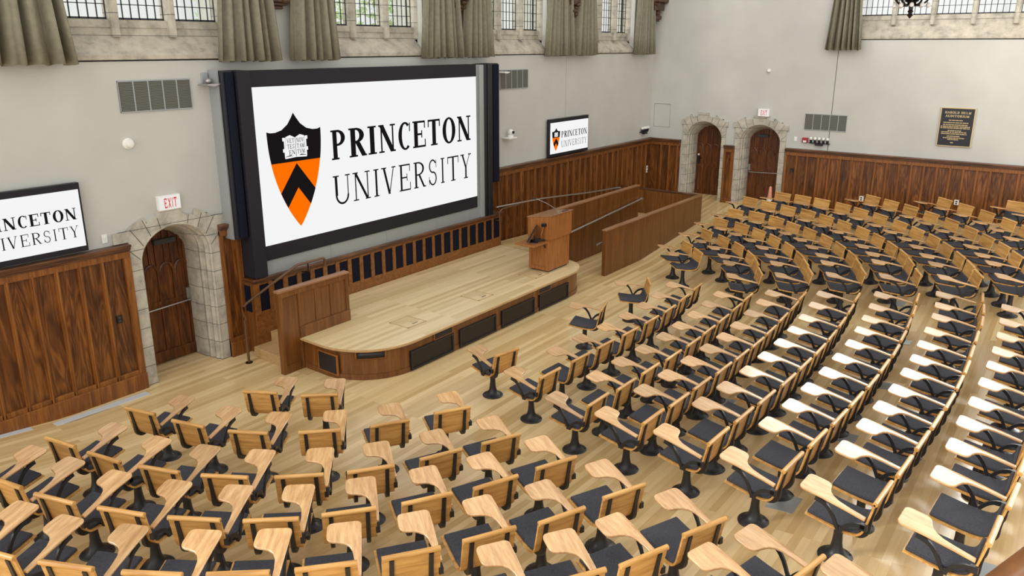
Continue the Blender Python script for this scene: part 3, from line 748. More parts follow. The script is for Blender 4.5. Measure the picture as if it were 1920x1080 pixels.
def slide(parent, X0, X1, Z0, Z1, y):
    """the slide shown on a screen: white ground, black lettering, shield"""
    F = lambda k: (lambda u, v: (X0+(X1-X0)*u, y-.004*k, Z0+(Z1-Z0)*v))
    decals('screen_image', M['scr_white'], [[(0, 0), (1, 0), (1, 1), (0, 1)]], F(1), parent)
    l1 = [(.2744, .3379), (.349, .4252), (.4316, .4714), (.4817, .5576), (.5714, .6348), (.6443, .7141), (.7203, .7908), (.8017, .8738), (.8846, .9606)]
    l2 = [(.274, .3473), (.3569, .432), (.4444, .4783), (.4851, .5552), (.5648, .6296), (.6375, .7051), (.7181, .7678), (.7825, .8115), (.822, .891), (.8991, .9631)]
    decals('bold_lettering', M['scr_black'], text_polys('PRINCETON', l1, .488, .690, .27, .075), F(2), parent)
    decals('light_lettering', M['scr_black'], text_polys('UNIVERSITY', l2, .175, .377, .14, .055), F(2), parent)
    cx = .1391
    top = [(.0405, .722), (.052, .714), (.0699, .7135), (.0934, .7257), (.116, .7593), (.1307, .8019), (cx, .8306)]
    top += [(2*cx-u, v) for u, v in top[-2::-1]]
    def side(v):   # half width of the shield at height v
        t = max(0, min(1, (v-.0827)/(.722-.0827))); return .0986*(1-(1-t)**2.15)**.93
    ln = .5176
    up = [(cx+u-.0, v) for u, v in [(-side(ln), ln)]]
    black = [top[k] for k in range(len(top))]
    P = []
    for k in range(len(top)-1): P.append([top[k], top[k+1], (top[k+1][0], .70), (top[k][0], .70)])
    vs = [.70-(.70-ln)*k/4 for k in range(5)]
    for a, c in zip(vs, vs[1:]): P.append([(cx-side(a), a), (cx+side(a), a), (cx+side(c), c), (cx-side(c), c)])
    P[0][3] = (cx-side(.70), .70); P[len(top)-2][2] = (cx+side(.70), .70)
    vs = [ln-(ln-.0827)*k/16 for k in range(17)]
    O = [[(cx-side(a), a), (cx+side(a), a), (cx+side(c)+1e-5, c), (cx-side(c)-1e-5, c)] for a, c in zip(vs, vs[1:])]
    decals('shield_field', M['scr_orange'], O, F(2), parent)
    # chevron, cut to the shield edge
    def edge(v0, slope):   # where a line falling from (cx,v0) meets the edge
        v = v0
        while v > .09 and (v0-v)/slope < side(v): v -= .002
        return side(v), v
    e1, e2 = edge(.505, 2.85), edge(.3444, 2.85)
    mid = [(side(e1[1]+(e2[1]-e1[1])*k/5), e1[1]+(e2[1]-e1[1])*k/5) for k in range(6)]
    for s_ in (-1, 1):
        inner = [(cx, .505), (cx, .3444)]
        for a, c in zip(mid, mid[1:]):
            P.append([(cx, .505-(.505-.3444)*mid.index(a)/5), (cx+s_*a[0], a[1]), (cx+s_*c[0], c[1]), (cx, .505-(.505-.3444)*mid.index(c)/5)])
    decals('shield_black', M['scr_black'], P, F(3), parent)
    B = []
    for s_ in (-1, 1):
        bk = [(0, .672), (.018, .690), (.034, .680), (.037, .555), (.019, .562), (0, .545)]
        for k in range(1, 5): B.append([(cx, .6), (cx+s_*bk[k-1][0], bk[k-1][1]), (cx+s_*bk[k][0], bk[k][1])])
        B.append([(cx, .6), (cx+s_*.019, .562), (cx, .545)])
        B.append([(cx, .545), (cx+s_*.04, .540), (cx+s_*.04, .552), (cx, .556)])
        for v in (.655, .583): B.append([(cx+s_*.037, v), (cx+s_*.046, v), (cx+s_*.046, v+.022), (cx+s_*.037, v+.022)])
        B.append([(cx+s_*.037, .555), (cx+s_*.041, .548), (cx+s_*.041, .668), (cx+s_*.035, .676)])
    decals('shield_book', M['scr_white'], B, F(4), parent)
    K = [[(cx-.0008, .548), (cx+.0008, .548), (cx+.0008, .672), (cx-.0008, .672)]]
    for i, (l, r) in enumerate((('VET', 'NOV'), ('TES', 'TAM'), ('EN', 'TVM'))):
        zt = .668-.037*i
        K += text_polys(l, even_cells(l, cx-.031 if i < 2 else cx-.026, cx-.004), zt-.028, zt, .20, .09)+text_polys(r, even_cells(r, cx+.004, cx+.032), zt-.028, zt, .20, .09)
    decals('shield_motto', M['scr_black'], K, F(5), parent)

# ------------------------------------------------------------------ the big screen with its pedestal
ped = thing('screen_pedestal', 'low oak pedestal with dark cloth panels under the big screen', 'pedestal', (0, 0, 0))
PX0, PX1, PY = 6.68, 13.06, 10.13
boxes('pedestal_body', M['cherry'], [((PX0, PY+.02, 0), (PX1, YW, 1.19))], ped)
boxes('ledge', M['oakcap'], [((PX0-.03, PY-.06, 1.205), (PX1+.03, YW, 1.25)), ((PX0, PY-.03, 1.17), (PX1, YW, 1.205))], ped, .008)
bars = [((PX0, PY-.005, 1.13), (PX1, PY+.02, 1.18)), ((PX0, PY-.005, .50), (PX1, PY+.02, .69)), ((PX0, PY-.02, 0), (PX1, PY+.02, .50))]
cells_ = []
x = 12.908+.1373
while x > PX0+.05:
    bars.append(((x-.028, PY-.005, .66), (x+.028, PY+.02, 1.15))); cells_.append(x); x -= .2745
boxes('pedestal_frame', M['pedwood'], bars, ped, .005)
for x in cells_[1:]:
    boxes('cloth_panel', M['navy'], [((x+.034, PY+.004, .695), (x+.2405, PY+.018, 1.125))], ped)
boxes('end_panel', M['navy'], [((PX0-.012, PY+.08, .695), (PX0-.001, YW-.05, 1.125))], ped)

scr = thing('projection_screen', 'huge lit projection screen with shield and lettering above the stage', 'screen', (0, 0, 0))
boxes('screen_mask', M['bezel'], [((6.93, 10.13, 1.49), (12.26, 10.40, 4.44))], scr)
slide(scr, 6.94, 12.25, 1.732, 4.20, 10.13)
boxes('screen_post', M['bezel'], [((6.70, 10.06, 1.26), (6.93, 10.43, 4.45))], scr, .01)
boxes('lower_strip', M['greymetal'], [((6.93, 10.15, 1.25), (12.49, 10.40, 1.488))]+[((x_, 10.142, 1.25), (x_+.012, 10.16, 1.488)) for x_ in (8.28, 9.6, 10.93, 11.95)], scr)
boxes('side_column', M['greymetal'], [((12.265, 10.16, 1.25), (12.36, 10.43, 4.43)), ((12.36, 10.11, 1.25), (12.48, 10.43, 4.43))], scr, .006)
boxes('black_column', M['black'], [((12.49, 10.10, 1.25), (12.58, 10.43, 4.44)), ((12.59, 10.08, 1.25), (12.735, 10.43, 4.445))], scr, .01)
for a, lab in (((6.49, 6.69), 'tall blue black column loudspeaker on the left of the big screen'), ((12.75, 13.02), 'tall blue black column loudspeaker on the right of the big screen')):
    t = thing('column_loudspeaker', lab, 'loudspeaker', (0, 0, 0), 0, 'column loudspeakers beside the big screen')
    boxes('cabinet', M['black'], [((a[0], 10.14, 1.93), (a[1]-.015, YW, 4.45))], t, .012)
    boxes('speaker_cloth', M['navy'], [((a[0]+.05, 10.11, 1.95), (a[1]-.02, 10.145, 4.43))], t, .008)
    if a[0] < 8: boxes('edge_trim', M['greymetal'], [((a[0]-.025, 10.2, 1.93), (a[0]-.004, YW, 4.46))], t)

def television(X0, X1, Z0, Z1, label, yb):
    t = thing('television', label, 'television', (0, 0, 0), 0, 'televisions showing the same slide')
    boxes('television_case', M['black'], [((X0, yb, Z0), (X1, yb+.07, Z1))], t, .008)
    boxes('television_bezel', M['bezel'], [((X0+.012, yb-.004, Z0+.012), (X1-.012, yb+.01, Z1-.012))], t)
    boxes('wall_mount', M['black'], [((X0+.4, yb+.07, Z0+.2), (X1-.4, YW, Z1-.2))], t)
    k = yb/YW
    slide(t, X0+.03, X1-.03, Z0+.075, Z1-.085, yb-.006)
television(2.61*.99, 4.455*.99, 2.19, 3.10, 'large television above the left oak panelling', 10.33)
television(15.39*.99, 17.205*.99, 2.185, 3.095, 'small television above the panelling right of the big screen', 10.33)

# ------------------------------------------------------------------ stage
def arc(cx, cy, rx, ry, a0, a1, n): return [(cx+rx*math.cos(math.radians(a0+(a1-a0)*k/n)), cy+ry*math.sin(math.radians(a0+(a1-a0)*k/n))) for k in range(n+1)]
def outline(o):
    """stage edge, o = overhang"""
    L_ = [(7.56, PY-.02), (7.56, 9.13), (6.79-o, 9.11), (6.79-o, 8.55)]
    L_ += arc(7.72, 8.62, .93+o, .93+o, 184, 270, 12)
    L_ += [(12.0, 7.69-o)]+arc(12.15, 8.25, .70+o, .56+o, -78, 0, 10)[0:]+[(12.85+o, 8.9), (13.04, PY-.02)]
    return L_
stage = thing('stage', 'low curved wooden stage with black grilles in its front', 'stage', (0, 0, 0))
b = MB(); b.prism(outline(.06), lambda p: (p[0], p[1], .465), lambda p: (p[0], p[1], .497)); b.done('nosing', M['stageedge'], stage, ang=30, bevel=.012)
b = MB(); b.prism(outline(.045), lambda p: (p[0], p[1], .47), lambda p: (p[0], p[1], .50)); b.done('stage_floor', M['stagefloor'], stage, ang=30)
b = MB(); b.prism(outline(0), lambda p: (p[0], p[1], -.02), lambda p: (p[0], p[1], .47)); b.done('fascia', M['cherry'], stage, ang=30)
b = MB(); b.prism(outline(.012), lambda p: (p[0], p[1], -.02), lambda p: (p[0], p[1], .085)); b.done('plinth', M['cherry'], stage, ang=30)
for a, c in ((7.645, 8.62), (8.78, 9.742), (9.908, 10.893), (11.05, 12.04)):
    boxes('grille_frame', M['black'], [((a, 7.655, .02), (c, 7.70, .05)), ((a, 7.655, .30), (c, 7.70, .33)), ((a, 7.655, .02), (a+.03, 7.70, .33)), ((c-.03, 7.655, .02), (c, 7.70, .33))], stage, .004)
    boxes('front_grille', M['bronzedark'], [((a+.02, 7.668, .04), (c-.02, 7.71, .31))], stage)
for a, c in ((8.20, 8.60), (11.05, 11.42)):
    boxes('vent_trim', M['lectern'], [((a-.02, 7.672, .335), (c+.02, 7.70, .46))], stage); boxes('small_vent', M['black'], [((a, 7.666, .352), (c, 7.70, .445))], stage)
# vent on the curved corner and one on the left side
def cpt(a, r, z): return (7.72+r*math.cos(math.radians(a)), 8.62+r*math.sin(math.radians(a)), z)
for nm, m_, z0, z1, a0, a1, r in (('vent_trim', M['lectern'], .335, .455, 213, 241, .942), ('small_vent', M['black'], .352, .44, 214.5, 239.5, .95)):
    b = MB(); n = 8
    b.grid([[cpt(a0+(a1-a0)*k/n, r, z) for k in range(n+1)] for z in (z0, z1)]); o = b.done(nm, m_, stage); so = o.modifiers.new('t', 'SOLIDIFY'); so.thickness = .02; so.offset = 0
boxes('side_trim', M['lectern'], [((6.772, 8.33, .065), (6.80, 8.765, .385))], stage); boxes('side_grille', M['black'], [((6.766, 8.355, .085), (6.80, 8.74, .365))], stage)
for k, (x, y) in enumerate(((8.22, 8.28), (9.93, 8.24), (11.62, 8.20))):
    t = thing('stage_floor_box', ('floor hatch with handle slot at the left of the stage', 'floor hatch in the middle of the stage', 'floor hatch in front of the lectern')[k], 'floor hatch', (x, y, .5), 0, 'hatches in the stage floor')
    b = MB()
    for a, c in (((-.21, -.21), (-.19, .21)), ((.19, -.21), (.21, .21)), ((-.21, .19), (.21, .21)), ((-.21, -.21), (.21, -.19))): b.box((a[0], a[1], 0), (c[0], c[1], .004))
    b.done('hatch_rim', M['stageedge'], t, smooth=False)
    boxes('hatch_lid', M['stagefloor'], [((-.19, -.19, 0), (.19, .19, .003))], t)
    boxes('handle_slot', M['black'], [((-.02, -.13, .003), (.10, -.11, .005))], t)

# stairs, guard wall and rail at the left end of the stage
st = thing('stage_steps', 'pale wooden steps behind the guard wall left of the stage', 'steps', (0, 0, 0))
for k in range(3): boxes('step', M['stageedge'], [((6.57+.33*k, 9.20, 0), (7.56, 10.10, .166*(k+1)-.003))], st, .006)
gw = thing('guard_wall', 'upright cherry panelled guard wall left of the stage', 'guard wall', (0, 0, 0))
boxes('wall_panel', M['cherry'], [((6.40, 9.118, 0), (7.73, 9.19, 1.29))], gw)
boxes('wall_frame', M['cherry'], [((6.40, 9.10, 0), (6.46, 9.12, 1.29)), ((7.67, 9.10, .5), (7.73, 9.12, 1.29)), ((6.40, 9.10, 1.21), (7.73, 9.12, 1.29)), ((6.40, 9.10, 0), (6.9, 9.12, .13))]
      +[((x_-.02, 9.106, .7), (x_+.02, 9.12, 1.25)) for x_ in (6.76, 7.08, 7.38)]+[((6.74, 9.106, 0), (6.78, 9.12, .75))], gw, .004)
boxes('wall_plinth', M['cherry'], [((6.745, 9.09, .0), (6.80, 9.12, .68)), ((6.745, 9.09, .50), (7.73, 9.12, .68))], gw, .004)
boxes('wall_cap', M['cherrycap'], [((6.385, 9.085, 1.29), (7.745, 9.205, 1.325))], gw, .008)
hr = thing('stair_handrail', 'bronze handrail climbing the stage steps', 'handrail', (0, 0, 0))
b = MB(); b.tube(smooth_path([(6.36, 9.95, 0), (6.36, 9.95, .45), (6.36, 9.95, .93)], 2)+[Vector((6.42, 9.95, .97)), Vector((7.35, 9.95, 1.34)), Vector((7.42, 9.95, 1.355)), Vector((7.95, 9.95, 1.355)), Vector((7.97, 9.95, 1.33)), Vector((7.97, 9.95, 1.20))], .021, 10); b.done('rail', M['bronze'], hr)
b = MB(); b.lathe([(.055, 0), (.055, .012), (.025, .018)], (6.36, 9.95, 0), 16); b.done('foot_plate', M['bronzedark'], hr)
b = MB()
for x_ in (7.03, 7.62): b.tube([(x_, 9.95, 1.20+.0*(x_)), (x_, 10.11, 1.16)], .012, 8); b.tube([(x_, 9.95, 1.19), (x_, 9.95, 1.345 if x_ > 7.4 else 1.21)], .012, 8)
b.done('rail_bracket', M['bronzedark'], hr)

# ------------------------------------------------------------------ ramp
rp = thing('ramp_floor', 'wooden ramp sloping from the stage towards the room corner', 'ramp', (0, 0, 0))
b = MB(); b.prism([(13.07, -.02), (13.07, .5), (17.2, .33), (18.73, .33), (18.73, -.02)], lambda p: (p[0], 9.02, p[1]), lambda p: (p[0], YW-.09, p[1])); b.done('ramp_deck', M['floor'], rp, smooth=False)
iw = thing('ramp_inner_wall', 'cherry panelled wall along the middle of the ramp', 'ramp wall', (0, 0, 0))
boxes('wall_panel', M['cherry'], [((12.88, 8.92, -.02), (17.28, 9.015, 1.345))], iw); boxes('wall_cap', M['cherrycap'], [((12.86, 8.905, 1.345), (17.30, 9.03, 1.385))], iw, .008)
ow = thing('ramp_outer_wall', 'cherry panelled outer ramp wall facing the seats', 'ramp wall', (0, 0, 0))
boxes('front_panel', M['cherry'], [((13.76, 7.83, -.02), (18.76, 7.92, .995))], ow); boxes('front_cap', M['cherrycap'], [((13.745, 7.815, .995), (18.775, 7.935, 1.03))], ow, .008)
boxes('return_panel', M['cherry'], [((18.68, 7.93, -.02), (18.76, 10.3, .985))], ow); boxes('return_cap', M['oakcap'], [((18.665, 7.936, .995), (18.775, 10.3, 1.03))], ow, .008)
h1 = thing('ramp_handrail', 'steel handrail on the middle ramp wall', 'handrail', (0, 0, 0), 0, 'ramp handrails')
b = MB(); b.tube([(13.5, 8.91, .775), (13.5, 8.84, .775), (13.55, 8.83, .775), (17.2, 8.83, 1.03), (17.32, 8.83, 1.035), (17.34, 8.9, 1.035)], .02, 8); b.done('rail', M['steel'], h1)
b = MB()
for x_ in (14.6, 15.6, 16.6): z_ = .775+(x_-13.55)/3.65*.255; b.tube([(x_, 8.92, z_-.06), (x_, 8.85, z_-.05), (x_, 8.83, z_)], .01, 6)
b.done('rail_bracket', M['bronzedark'], h1)
h2 = thing('wall_handrail', 'steel handrail on the oak panelling behind the ramp', 'handrail', (0, 0, 0), 0, 'ramp handrails')
b = MB(); b.tube([(13.06, 10.25, 1.335), (13.1, 10.24, 1.34), (14.83, 10.24, 1.26), (17.05, 10.24, 1.075), (18.55, 10.24, .98), (18.62, 10.20, .98)], .02, 8); b.done('rail', M['steel'], h2)
b = MB()
for x_, z_ in ((13.3, 1.33), (14.83, 1.26), (16.2, 1.147), (17.6, 1.04)): b.tube([(x_, 10.37, z_-.06), (x_, 10.27, z_-.05), (x_, 10.24, z_)], .01, 6)
b.done('rail_bracket', M['bronzedark'], h2)
h3 = thing('outer_wall_handrail', 'steel handrail end showing behind the outer ramp wall', 'handrail', (0, 0, 0), 0, 'ramp handrails')
b = MB(); b.tube([(13.65, 7.99, .70), (13.7, 7.99, .70), (18.4, 7.99, .93)], .02, 8)
for x_ in (14.5, 16.5, 18): b.tube([(x_, 7.92, .66+(x_-13.7)*.049), (x_, 7.99, .70+(x_-13.7)*.049)], .01, 6)
b.done('rail', M['steel'], h3)
bk = thing('pedestal_end_rail', 'short bronze rail at the right end of the screen pedestal', 'handrail', (0, 0, 0))
b = MB(); b.tube([(12.86, 10.10, 1.27), (12.86, 10.0, 1.29), (12.9, 9.97, 1.36), (13.55, 9.97, 1.36)], .018, 8); b.tube([(12.86, 10.0, 1.29), (12.86, 10.0, 1.08)], .018, 8); b.tube([(12.86, 10.0, 1.1), (12.86, 10.12, 1.1)], .012, 8); b.done('rail', M['bronze'], bk)

# ------------------------------------------------------------------ lectern and what is on it
S0 = .5
lec = thing('lectern', 'reddish wooden lectern at the right end of the stage', 'lectern', (12.25, 8.26, S0))
boxes('lectern_body', M['lectern'], [((-.36, -.235, .03), (.36, .235, .68))], lec, .006)
boxes('lectern_base', M['black'], [((-.33, -.2, 0), (.33, .2, .03))], lec)
boxes('side_recess_frame', M['lectern'], [((-.385, -.235, .03), (-.36, -.17, .62)), ((-.385, .17, .03), (-.36, .235, .62)), ((-.385, -.235, .03), (-.36, .235, .10)), ((-.385, -.235, .55), (-.36, .235, .62))], lec, .004)
b = MB(); b.prism([(-.27, .66), (.27, .66), (.27, 1.05), (-.27, 1.13)], lambda p: (-.385, p[0], p[1]), lambda p: (.385, p[0], p[1])); b.done('lectern_top_box', M['lectern'], lec, smooth=False, bevel=.006)
b = MB(); b.prism([(-.29, 1.132), (-.29, 1.15), (.29, 1.068), (.29, 1.05)], lambda p: (-.395, p[0], p[1]), lambda p: (.395, p[0], p[1])); b.done('reading_desk', M['cherrycap'], lec, smooth=False, bevel=.004)
boxes('desk_tray', M['black'], [((.12, -.25, 1.145), (.30, -.19, 1.152))], lec)
sh = boxes('side_shelf', M['lectern'], [((-.86, -.22, .60), (-.385, .24, .635))], lec, .006)
b = MB(); b.tube([(-.45, .0, .60), (-.385, .0, .50)], .012, 6); b.tube([(-.45, -.15, .60), (-.385, -.15, .50)], .012, 6); b.done('shelf_bracket', M['bronzedark'], sh)
bk_ = boxes('back_vent', M['bronzedark'], [((-.15, -.12, .035), (.05, .02, .036))], lec)
# monitor standing on the side shelf
mo = thing('lectern_monitor', 'small tilted black monitor on the lectern side shelf', 'monitor', (12.25-.62, 8.26+.02, S0+.635), math.radians(207))
b = MB(); mm = Matrix.Translation((0, .02, .17)) @ Matrix.Rotation(math.radians(-28), 4, 'X'); b.box((-.20, -.012, -.15), (.20, .016, .15), mm); b.done('monitor_case', M['black'], mo, smooth=False, bevel=.006)
b = MB(); b.box((-.19, -.0135, -.14), (.19, -.0122, .14), mm); b.done('monitor_glass', M['navy'], mo, smooth=False)
b = MB(); b.box((-.09, -.02, 0), (.09, .14, .014)); b.tube([(0, .10, .01), (0, .07, .12)], .018, 8); b.done('monitor_stand', M['black'], mo, smooth=False)
cb = MB(); rr = random.Random(3)
pth = [(-.05+rr.uniform(-.02, .02)+.10*math.cos(k*1.3), .10*math.sin(k*1.1), .012+.01*(k % 3)) for k in range(16)]
cb.tube(smooth_path(pth, 3), .007, 6); o = cb.done('cable', M['black'], None, loc=(12.25-.46, 8.26-.05, S0+.640)); tag(o, 'tangled black cables beside the lectern monitor', 'cable')
dc = thing('document_camera', 'small black camera arm on the side of the lectern', 'camera', (12.25-.385, 8.26-.10, S0+.635))
b = MB(); b.tube([(-.02, 0, .0), (-.10, -.02, .14), (-.03, -.04, .30)], .012, 8); b.tube([(-.03, -.04, .30), (-.02, .12, .05)], .008, 8); b.done('camera_arm', M['lectern'], dc)
b = MB(); b.box((-.07, -.08, .29), (.02, .0, .35)); b.done('camera_head', M['black'], dc, smooth=False, bevel=.008)
mi = thing('gooseneck_microphone', 'thin gooseneck microphone on top of the lectern', 'microphone', (12.25+.06, 8.26-.15, S0+1.135))
b = MB(); b.lathe([(.028, 0), (.028, .012), (.01, .02)], (0, 0, 0), 12); b.done('microphone_base', M['steel'], mi)
b = MB(); b.tube(smooth_path([(0, 0, .01), (-.05, .02, .06), (-.30, .10, .22), (-.52, .20, .33)], 4), .007, 6); b.done('gooseneck', M['steel'], mi)
b = MB(); b.tube([(-.50, .19, .32), (-.56, .215, .345)], .013, 8); b.done('microphone_capsule', M['black'], mi)

# ------------------------------------------------------------------ small things on the walls
def grille(P, dirv, nrm, w, h, label, n=5):
    P = Vector(P); dirv = Vector(dirv); nrm = Vector(nrm)
    t = thing('air_grille', label, 'air grille', (0, 0, 0), 0, 'wall air grilles')
    Mx = Matrix(((dirv[0], nrm[0], 0, P[0]), (dirv[1], nrm[1], 0, P[1]), (0, 0, 1, P[2]), (0, 0, 0, 1)))
    b = MB(); b.box((0, 0, 0), (w, .006, h), Mx); b.done('grille_back', M['grillegap'], t, smooth=False)
    b = MB(); k = int(h/.018)
    for j in range(k): z = h*(j+.5)/k; b.box((.015, .004, z-.0058), (w-.015, .016, z+.0058), Mx)
    b.done('slats', M['grille'], t, smooth=False)
    b = MB()
    for u in [w*j/n for j in range(n+1)]: b.box((max(0, u-.008), .0, 0), (min(w, u+.008), .02, h), Mx)
    for z in (0, h-.014): b.box((0, 0, z), (w, .022, z+.014), Mx)
    b.done('grille_frame', M['greymetal'], t, smooth=False)
grille((5.125, YW, 3.93), (1, 0, 0), (0, -1, 0), 1.04, .418, 'large air grille on the wall left of the big screen')
grille((13.44, YW, 3.875), (1, 0, 0), (0, -1, 0), 1.04, .415, 'air grille partly behind the right end of the big screen')
grille((XW, 5.97, 2.68), (0, -1, 0), (-1, 0, 0), 1.035, .415, 'air grille on the right wall beside the exit sign')

def exit_sign(P, dirv, nrm, w, h, dep, label):
    P = Vector(P); dirv = Vector(dirv); nrm = Vector(nrm)
    t = thing('exit_sign', label, 'exit sign', (0, 0, 0), 0, 'exit signs over the doors')
    Mx = Matrix(((dirv[0], nrm[0], 0, P[0]), (dirv[1], nrm[1], 0, P[1]), (0, 0, 1, P[2]), (0, 0, 0, 1)))
    b = MB(); b.box((0, 0, 0), (w, dep, h), Mx); b.done('sign_box', M['white'], t, smooth=False, bevel=.006)
    f = lambda k: (lambda u, v: Mx @ Vector((u*w, dep+.001*k, v*h)))
    decals('sign_face', M['exit_face'], [[(.03, .05), (.97, .05), (.97, .95), (.03, .95)]], f(1), t)
    decals('sign_letters', M['exit_red'], text_polys('EXIT', even_cells('EXIT', .24, .82, .20), .16, .82, .22, .13, False), f(3), t)
exit_sign((5.45, YW, 2.525), (1, 0, 0), (0, -1, 0), .335, .215, .07, 'lit red exit sign above the left stone doorway')
exit_sign((XW, 7.20, 2.965), (0, -1, 0), (-1, 0, 0), .30, .20, .11, 'lit red exit sign above the right stone doorways')

def wall_dot(P, nrm, label, name, cat, prof, m1, cap=None):
    t = thing(name, label, cat, P)
    q = Vector(nrm).to_track_quat('Z', 'Y'); t.rotation_mode = 'QUATERNION'; t.rotation_quaternion = q
    b = MB(); b.lathe(prof, (0, 0, 0), 20); b.done('housing', m1, t)
    if cap: b = MB(); b.lathe(cap, (0, 0, 0), 20); b.done('lens', M['white'], t)
wall_dot((5.165, YW, 3.515), (0, -1, 0), 'round white wall sensor below the left air grille', 'wall_sensor', 'light fitting', [(.075, 0), (.075, .02), (.06, .03), (.055, .06)], M['white'], [(.048, .055), (.045, .085), (.02, .092)])  # round wall sensor with a white lens, not a lamp
wall_dot((XW, 7.035, 4.16), (-1, 0, 0), 'small round white sensor high above the right exit sign', 'motion_sensor', 'sensor', [(.05, 0), (.05, .03), (.045, .05), (.03, .075), (.01, .085)], M['white'])

def plate_thing(name, label, cat, lo, hi, m, parts=(), group=None, bev=.004):
    t = thing(name, label, cat, (0, 0, 0), 0, group)
    boxes('plate', m, [(lo, hi)], t, bev)
    for nm, m2, L_ in parts: boxes(nm, m2, L_, t)
plate_thing('light_switch', 'white switch plate left of the stone doorway', 'switch', (4.635, YW-.012, 2.215), (4.71, YW, 2.335), M['white'], [('toggle', M['white'], [((4.665, YW-.02, 2.255), (4.68, YW-.01, 2.295))])], 'white wall switches')
plate_thing('light_switch', 'white switch plate right of the right hand doorway', 'switch', (XW-.012, 6.13, 2.36), (XW, 6.21, 2.48), M['white'], [('toggle', M['white'], [((XW-.02, 6.16, 2.40), (XW-.01, 6.18, 2.44))])], 'white wall switches')
plate_thing('wall_outlet', 'black outlet on the left oak panelling', 'outlet', (4.66, YW-.05, 1.06), (4.735, YW-.03, 1.17), M['black'], [('sockets', M['grillegap'], [((4.68, YW-.054, 1.075), (4.715, YW-.048, 1.105)), ((4.68, YW-.054, 1.125), (4.715, YW-.048, 1.155))])])
plate_thing('wall_outlet', 'black outlet on the first panel right of the right door', 'outlet', (XW-.055, 6.13, 1.53), (XW-.032, 6.21, 1.64), M['black'], [('sockets', M['grillegap'], [((XW-.06, 6.15, 1.55), (XW-.05, 6.19, 1.58))])])
plate_thing('wall_outlet', 'white outlet on right panelling just left of a back row chair', 'outlet', (XW-.10, 4.30, .97), (XW-.03, 4.40, 1.09), M['white'], [('sockets', M['black'], [((XW-.104, 4.33, .99), (XW-.098, 4.37, 1.02)), ((XW-.104, 4.33, 1.04), (XW-.098, 4.37, 1.07))])])
plate_thing('wall_outlet', 'white outlet on right panelling below the black plaque', 'outlet', (XW-.10, 2.18, 1.13), (XW-.03, 2.28, 1.25), M['white'], [('sockets', M['black'], [((XW-.104, 2.21, 1.15), (XW-.098, 2.25, 1.18)), ((XW-.104, 2.21, 1.20), (XW-.098, 2.25, 1.23))])])
plate_thing('wall_outlet', 'white outlet low in the panelled room corner', 'outlet', (20.45, YW-.10, 1.15), (20.53, YW-.03, 1.35), M['white'], [('sockets', M['black'], [((20.47, YW-.104, 1.18), (20.51, YW-.098, 1.22)), ((20.47, YW-.104, 1.27), (20.51, YW-.098, 1.31))])])
t = thing('fire_alarm', 'small red fire alarm strobe beside the right doorway', 'fire alarm', (XW, 5.91, 2.40))
boxes('alarm_box', M['maroon'], [((-.06, -.075, -.06), (0, .075, .07))], t, .008); boxes('strobe', M['white'], [((-.085, -.04, -.05), (-.055, .04, .0))], t, .006)

def hooks(P, dirv, nrm, label, w):
    """five short black-and-white lamps on a bar"""
    P = Vector(P); dirv = Vector(dirv); nrm = Vector(nrm)
    t = thing('spotlight_bar', label, 'light fitting', P, 0, 'spotlight bars near the panelling')
    Mx = Matrix(((dirv[0], nrm[0], 0, 0), (dirv[1], nrm[1], 0, 0), (0, 0, 1, 0), (0, 0, 0, 1)))
    b = MB(); b.box((-w/2, 0, -.075), (w/2, .05, -.055), Mx); b.box((-.09, .02, -.12), (.10, .10, -.075), Mx); b.done('bar', M['black'], t, smooth=False)
    for k in range(5):
        u = -w/2+w*(k+.5)/5
        b = MB(); b.tube([Mx @ Vector((u, .05, -.06)), Mx @ Vector((u, .07, .02))], .028, 8); b.done('lamp_body', M['black'], t)
        b = MB(); b.ball(Mx @ Vector((u, .07, .055)), .042, seg=10); b.done('lamp_bulb', M['white'], t)
hooks((XW, 5.545, 2.41), (0, -1, 0), (-1, 0, 0), 'bar of five small lamps under the right wall air grille', .52)
hooks((20.30, YW, 2.43), (1, 0, 0), (0, -1, 0), 'bar of five small lamps on the front wall near the corner', .46)

# projector arms and camera beside the big screen
t = thing('camera_bracket', 'white metal camera shelf on the wall left of the big screen', 'bracket', (6.40, YW, 4.26))
b = MB(); b.prism([(-.13, -.01), (.0, -.03), (.13, 0), (.12, .02), (-.10, .01)], lambda p: (p[0], -.02, p[1]), lambda p: (p[0], -.26, p[1])); b.done('shelf', M['steel'], t, smooth=False, bevel=.006)
boxes('wall_bracket', M['greymetal'], [((-.05, -.03, 0), (.05, 0, .16))], t, .005)
b = MB(); b.ball((-.01, -.12, .05), .05, 1, 1, .8, 12); b.done('camera_ball', M['steel'], t)
t = thing('camera_bracket', 'small white camera bracket in front of the right air grille', 'bracket', (13.40, YW, 4.235))
b = MB(); b.prism([(-.05, 0), (.06, -.012), (.16, .02), (.04, .03), (-.05, .02)], lambda p: (p[0], -.03, p[1]), lambda p: (p[0], -.22, p[1])); b.done('shelf', M['white'], t, smooth=False, bevel=.006)
t = thing('wall_camera', 'white swivelling camera on the wall right of the big screen', 'camera', (13.60, YW, 2.83))
boxes('camera_shelf', M['white'], [((-.10, -.22, -.03), (.20, 0, 0))], t, .008)
b = MB(); b.lathe([(.07, 0), (.07, .03), (.05, .05)], (.08, -.12, 0), 16); b.ball((.08, -.12, .11), .07, 1, 1, 1, 14); b.done('camera_head', M['white'], t)
b = MB(); b.lathe([(.03, 0), (.03, .03)], (.08, -.21, .11), 12, 'y'); b.done('camera_lens', M['black'], t)

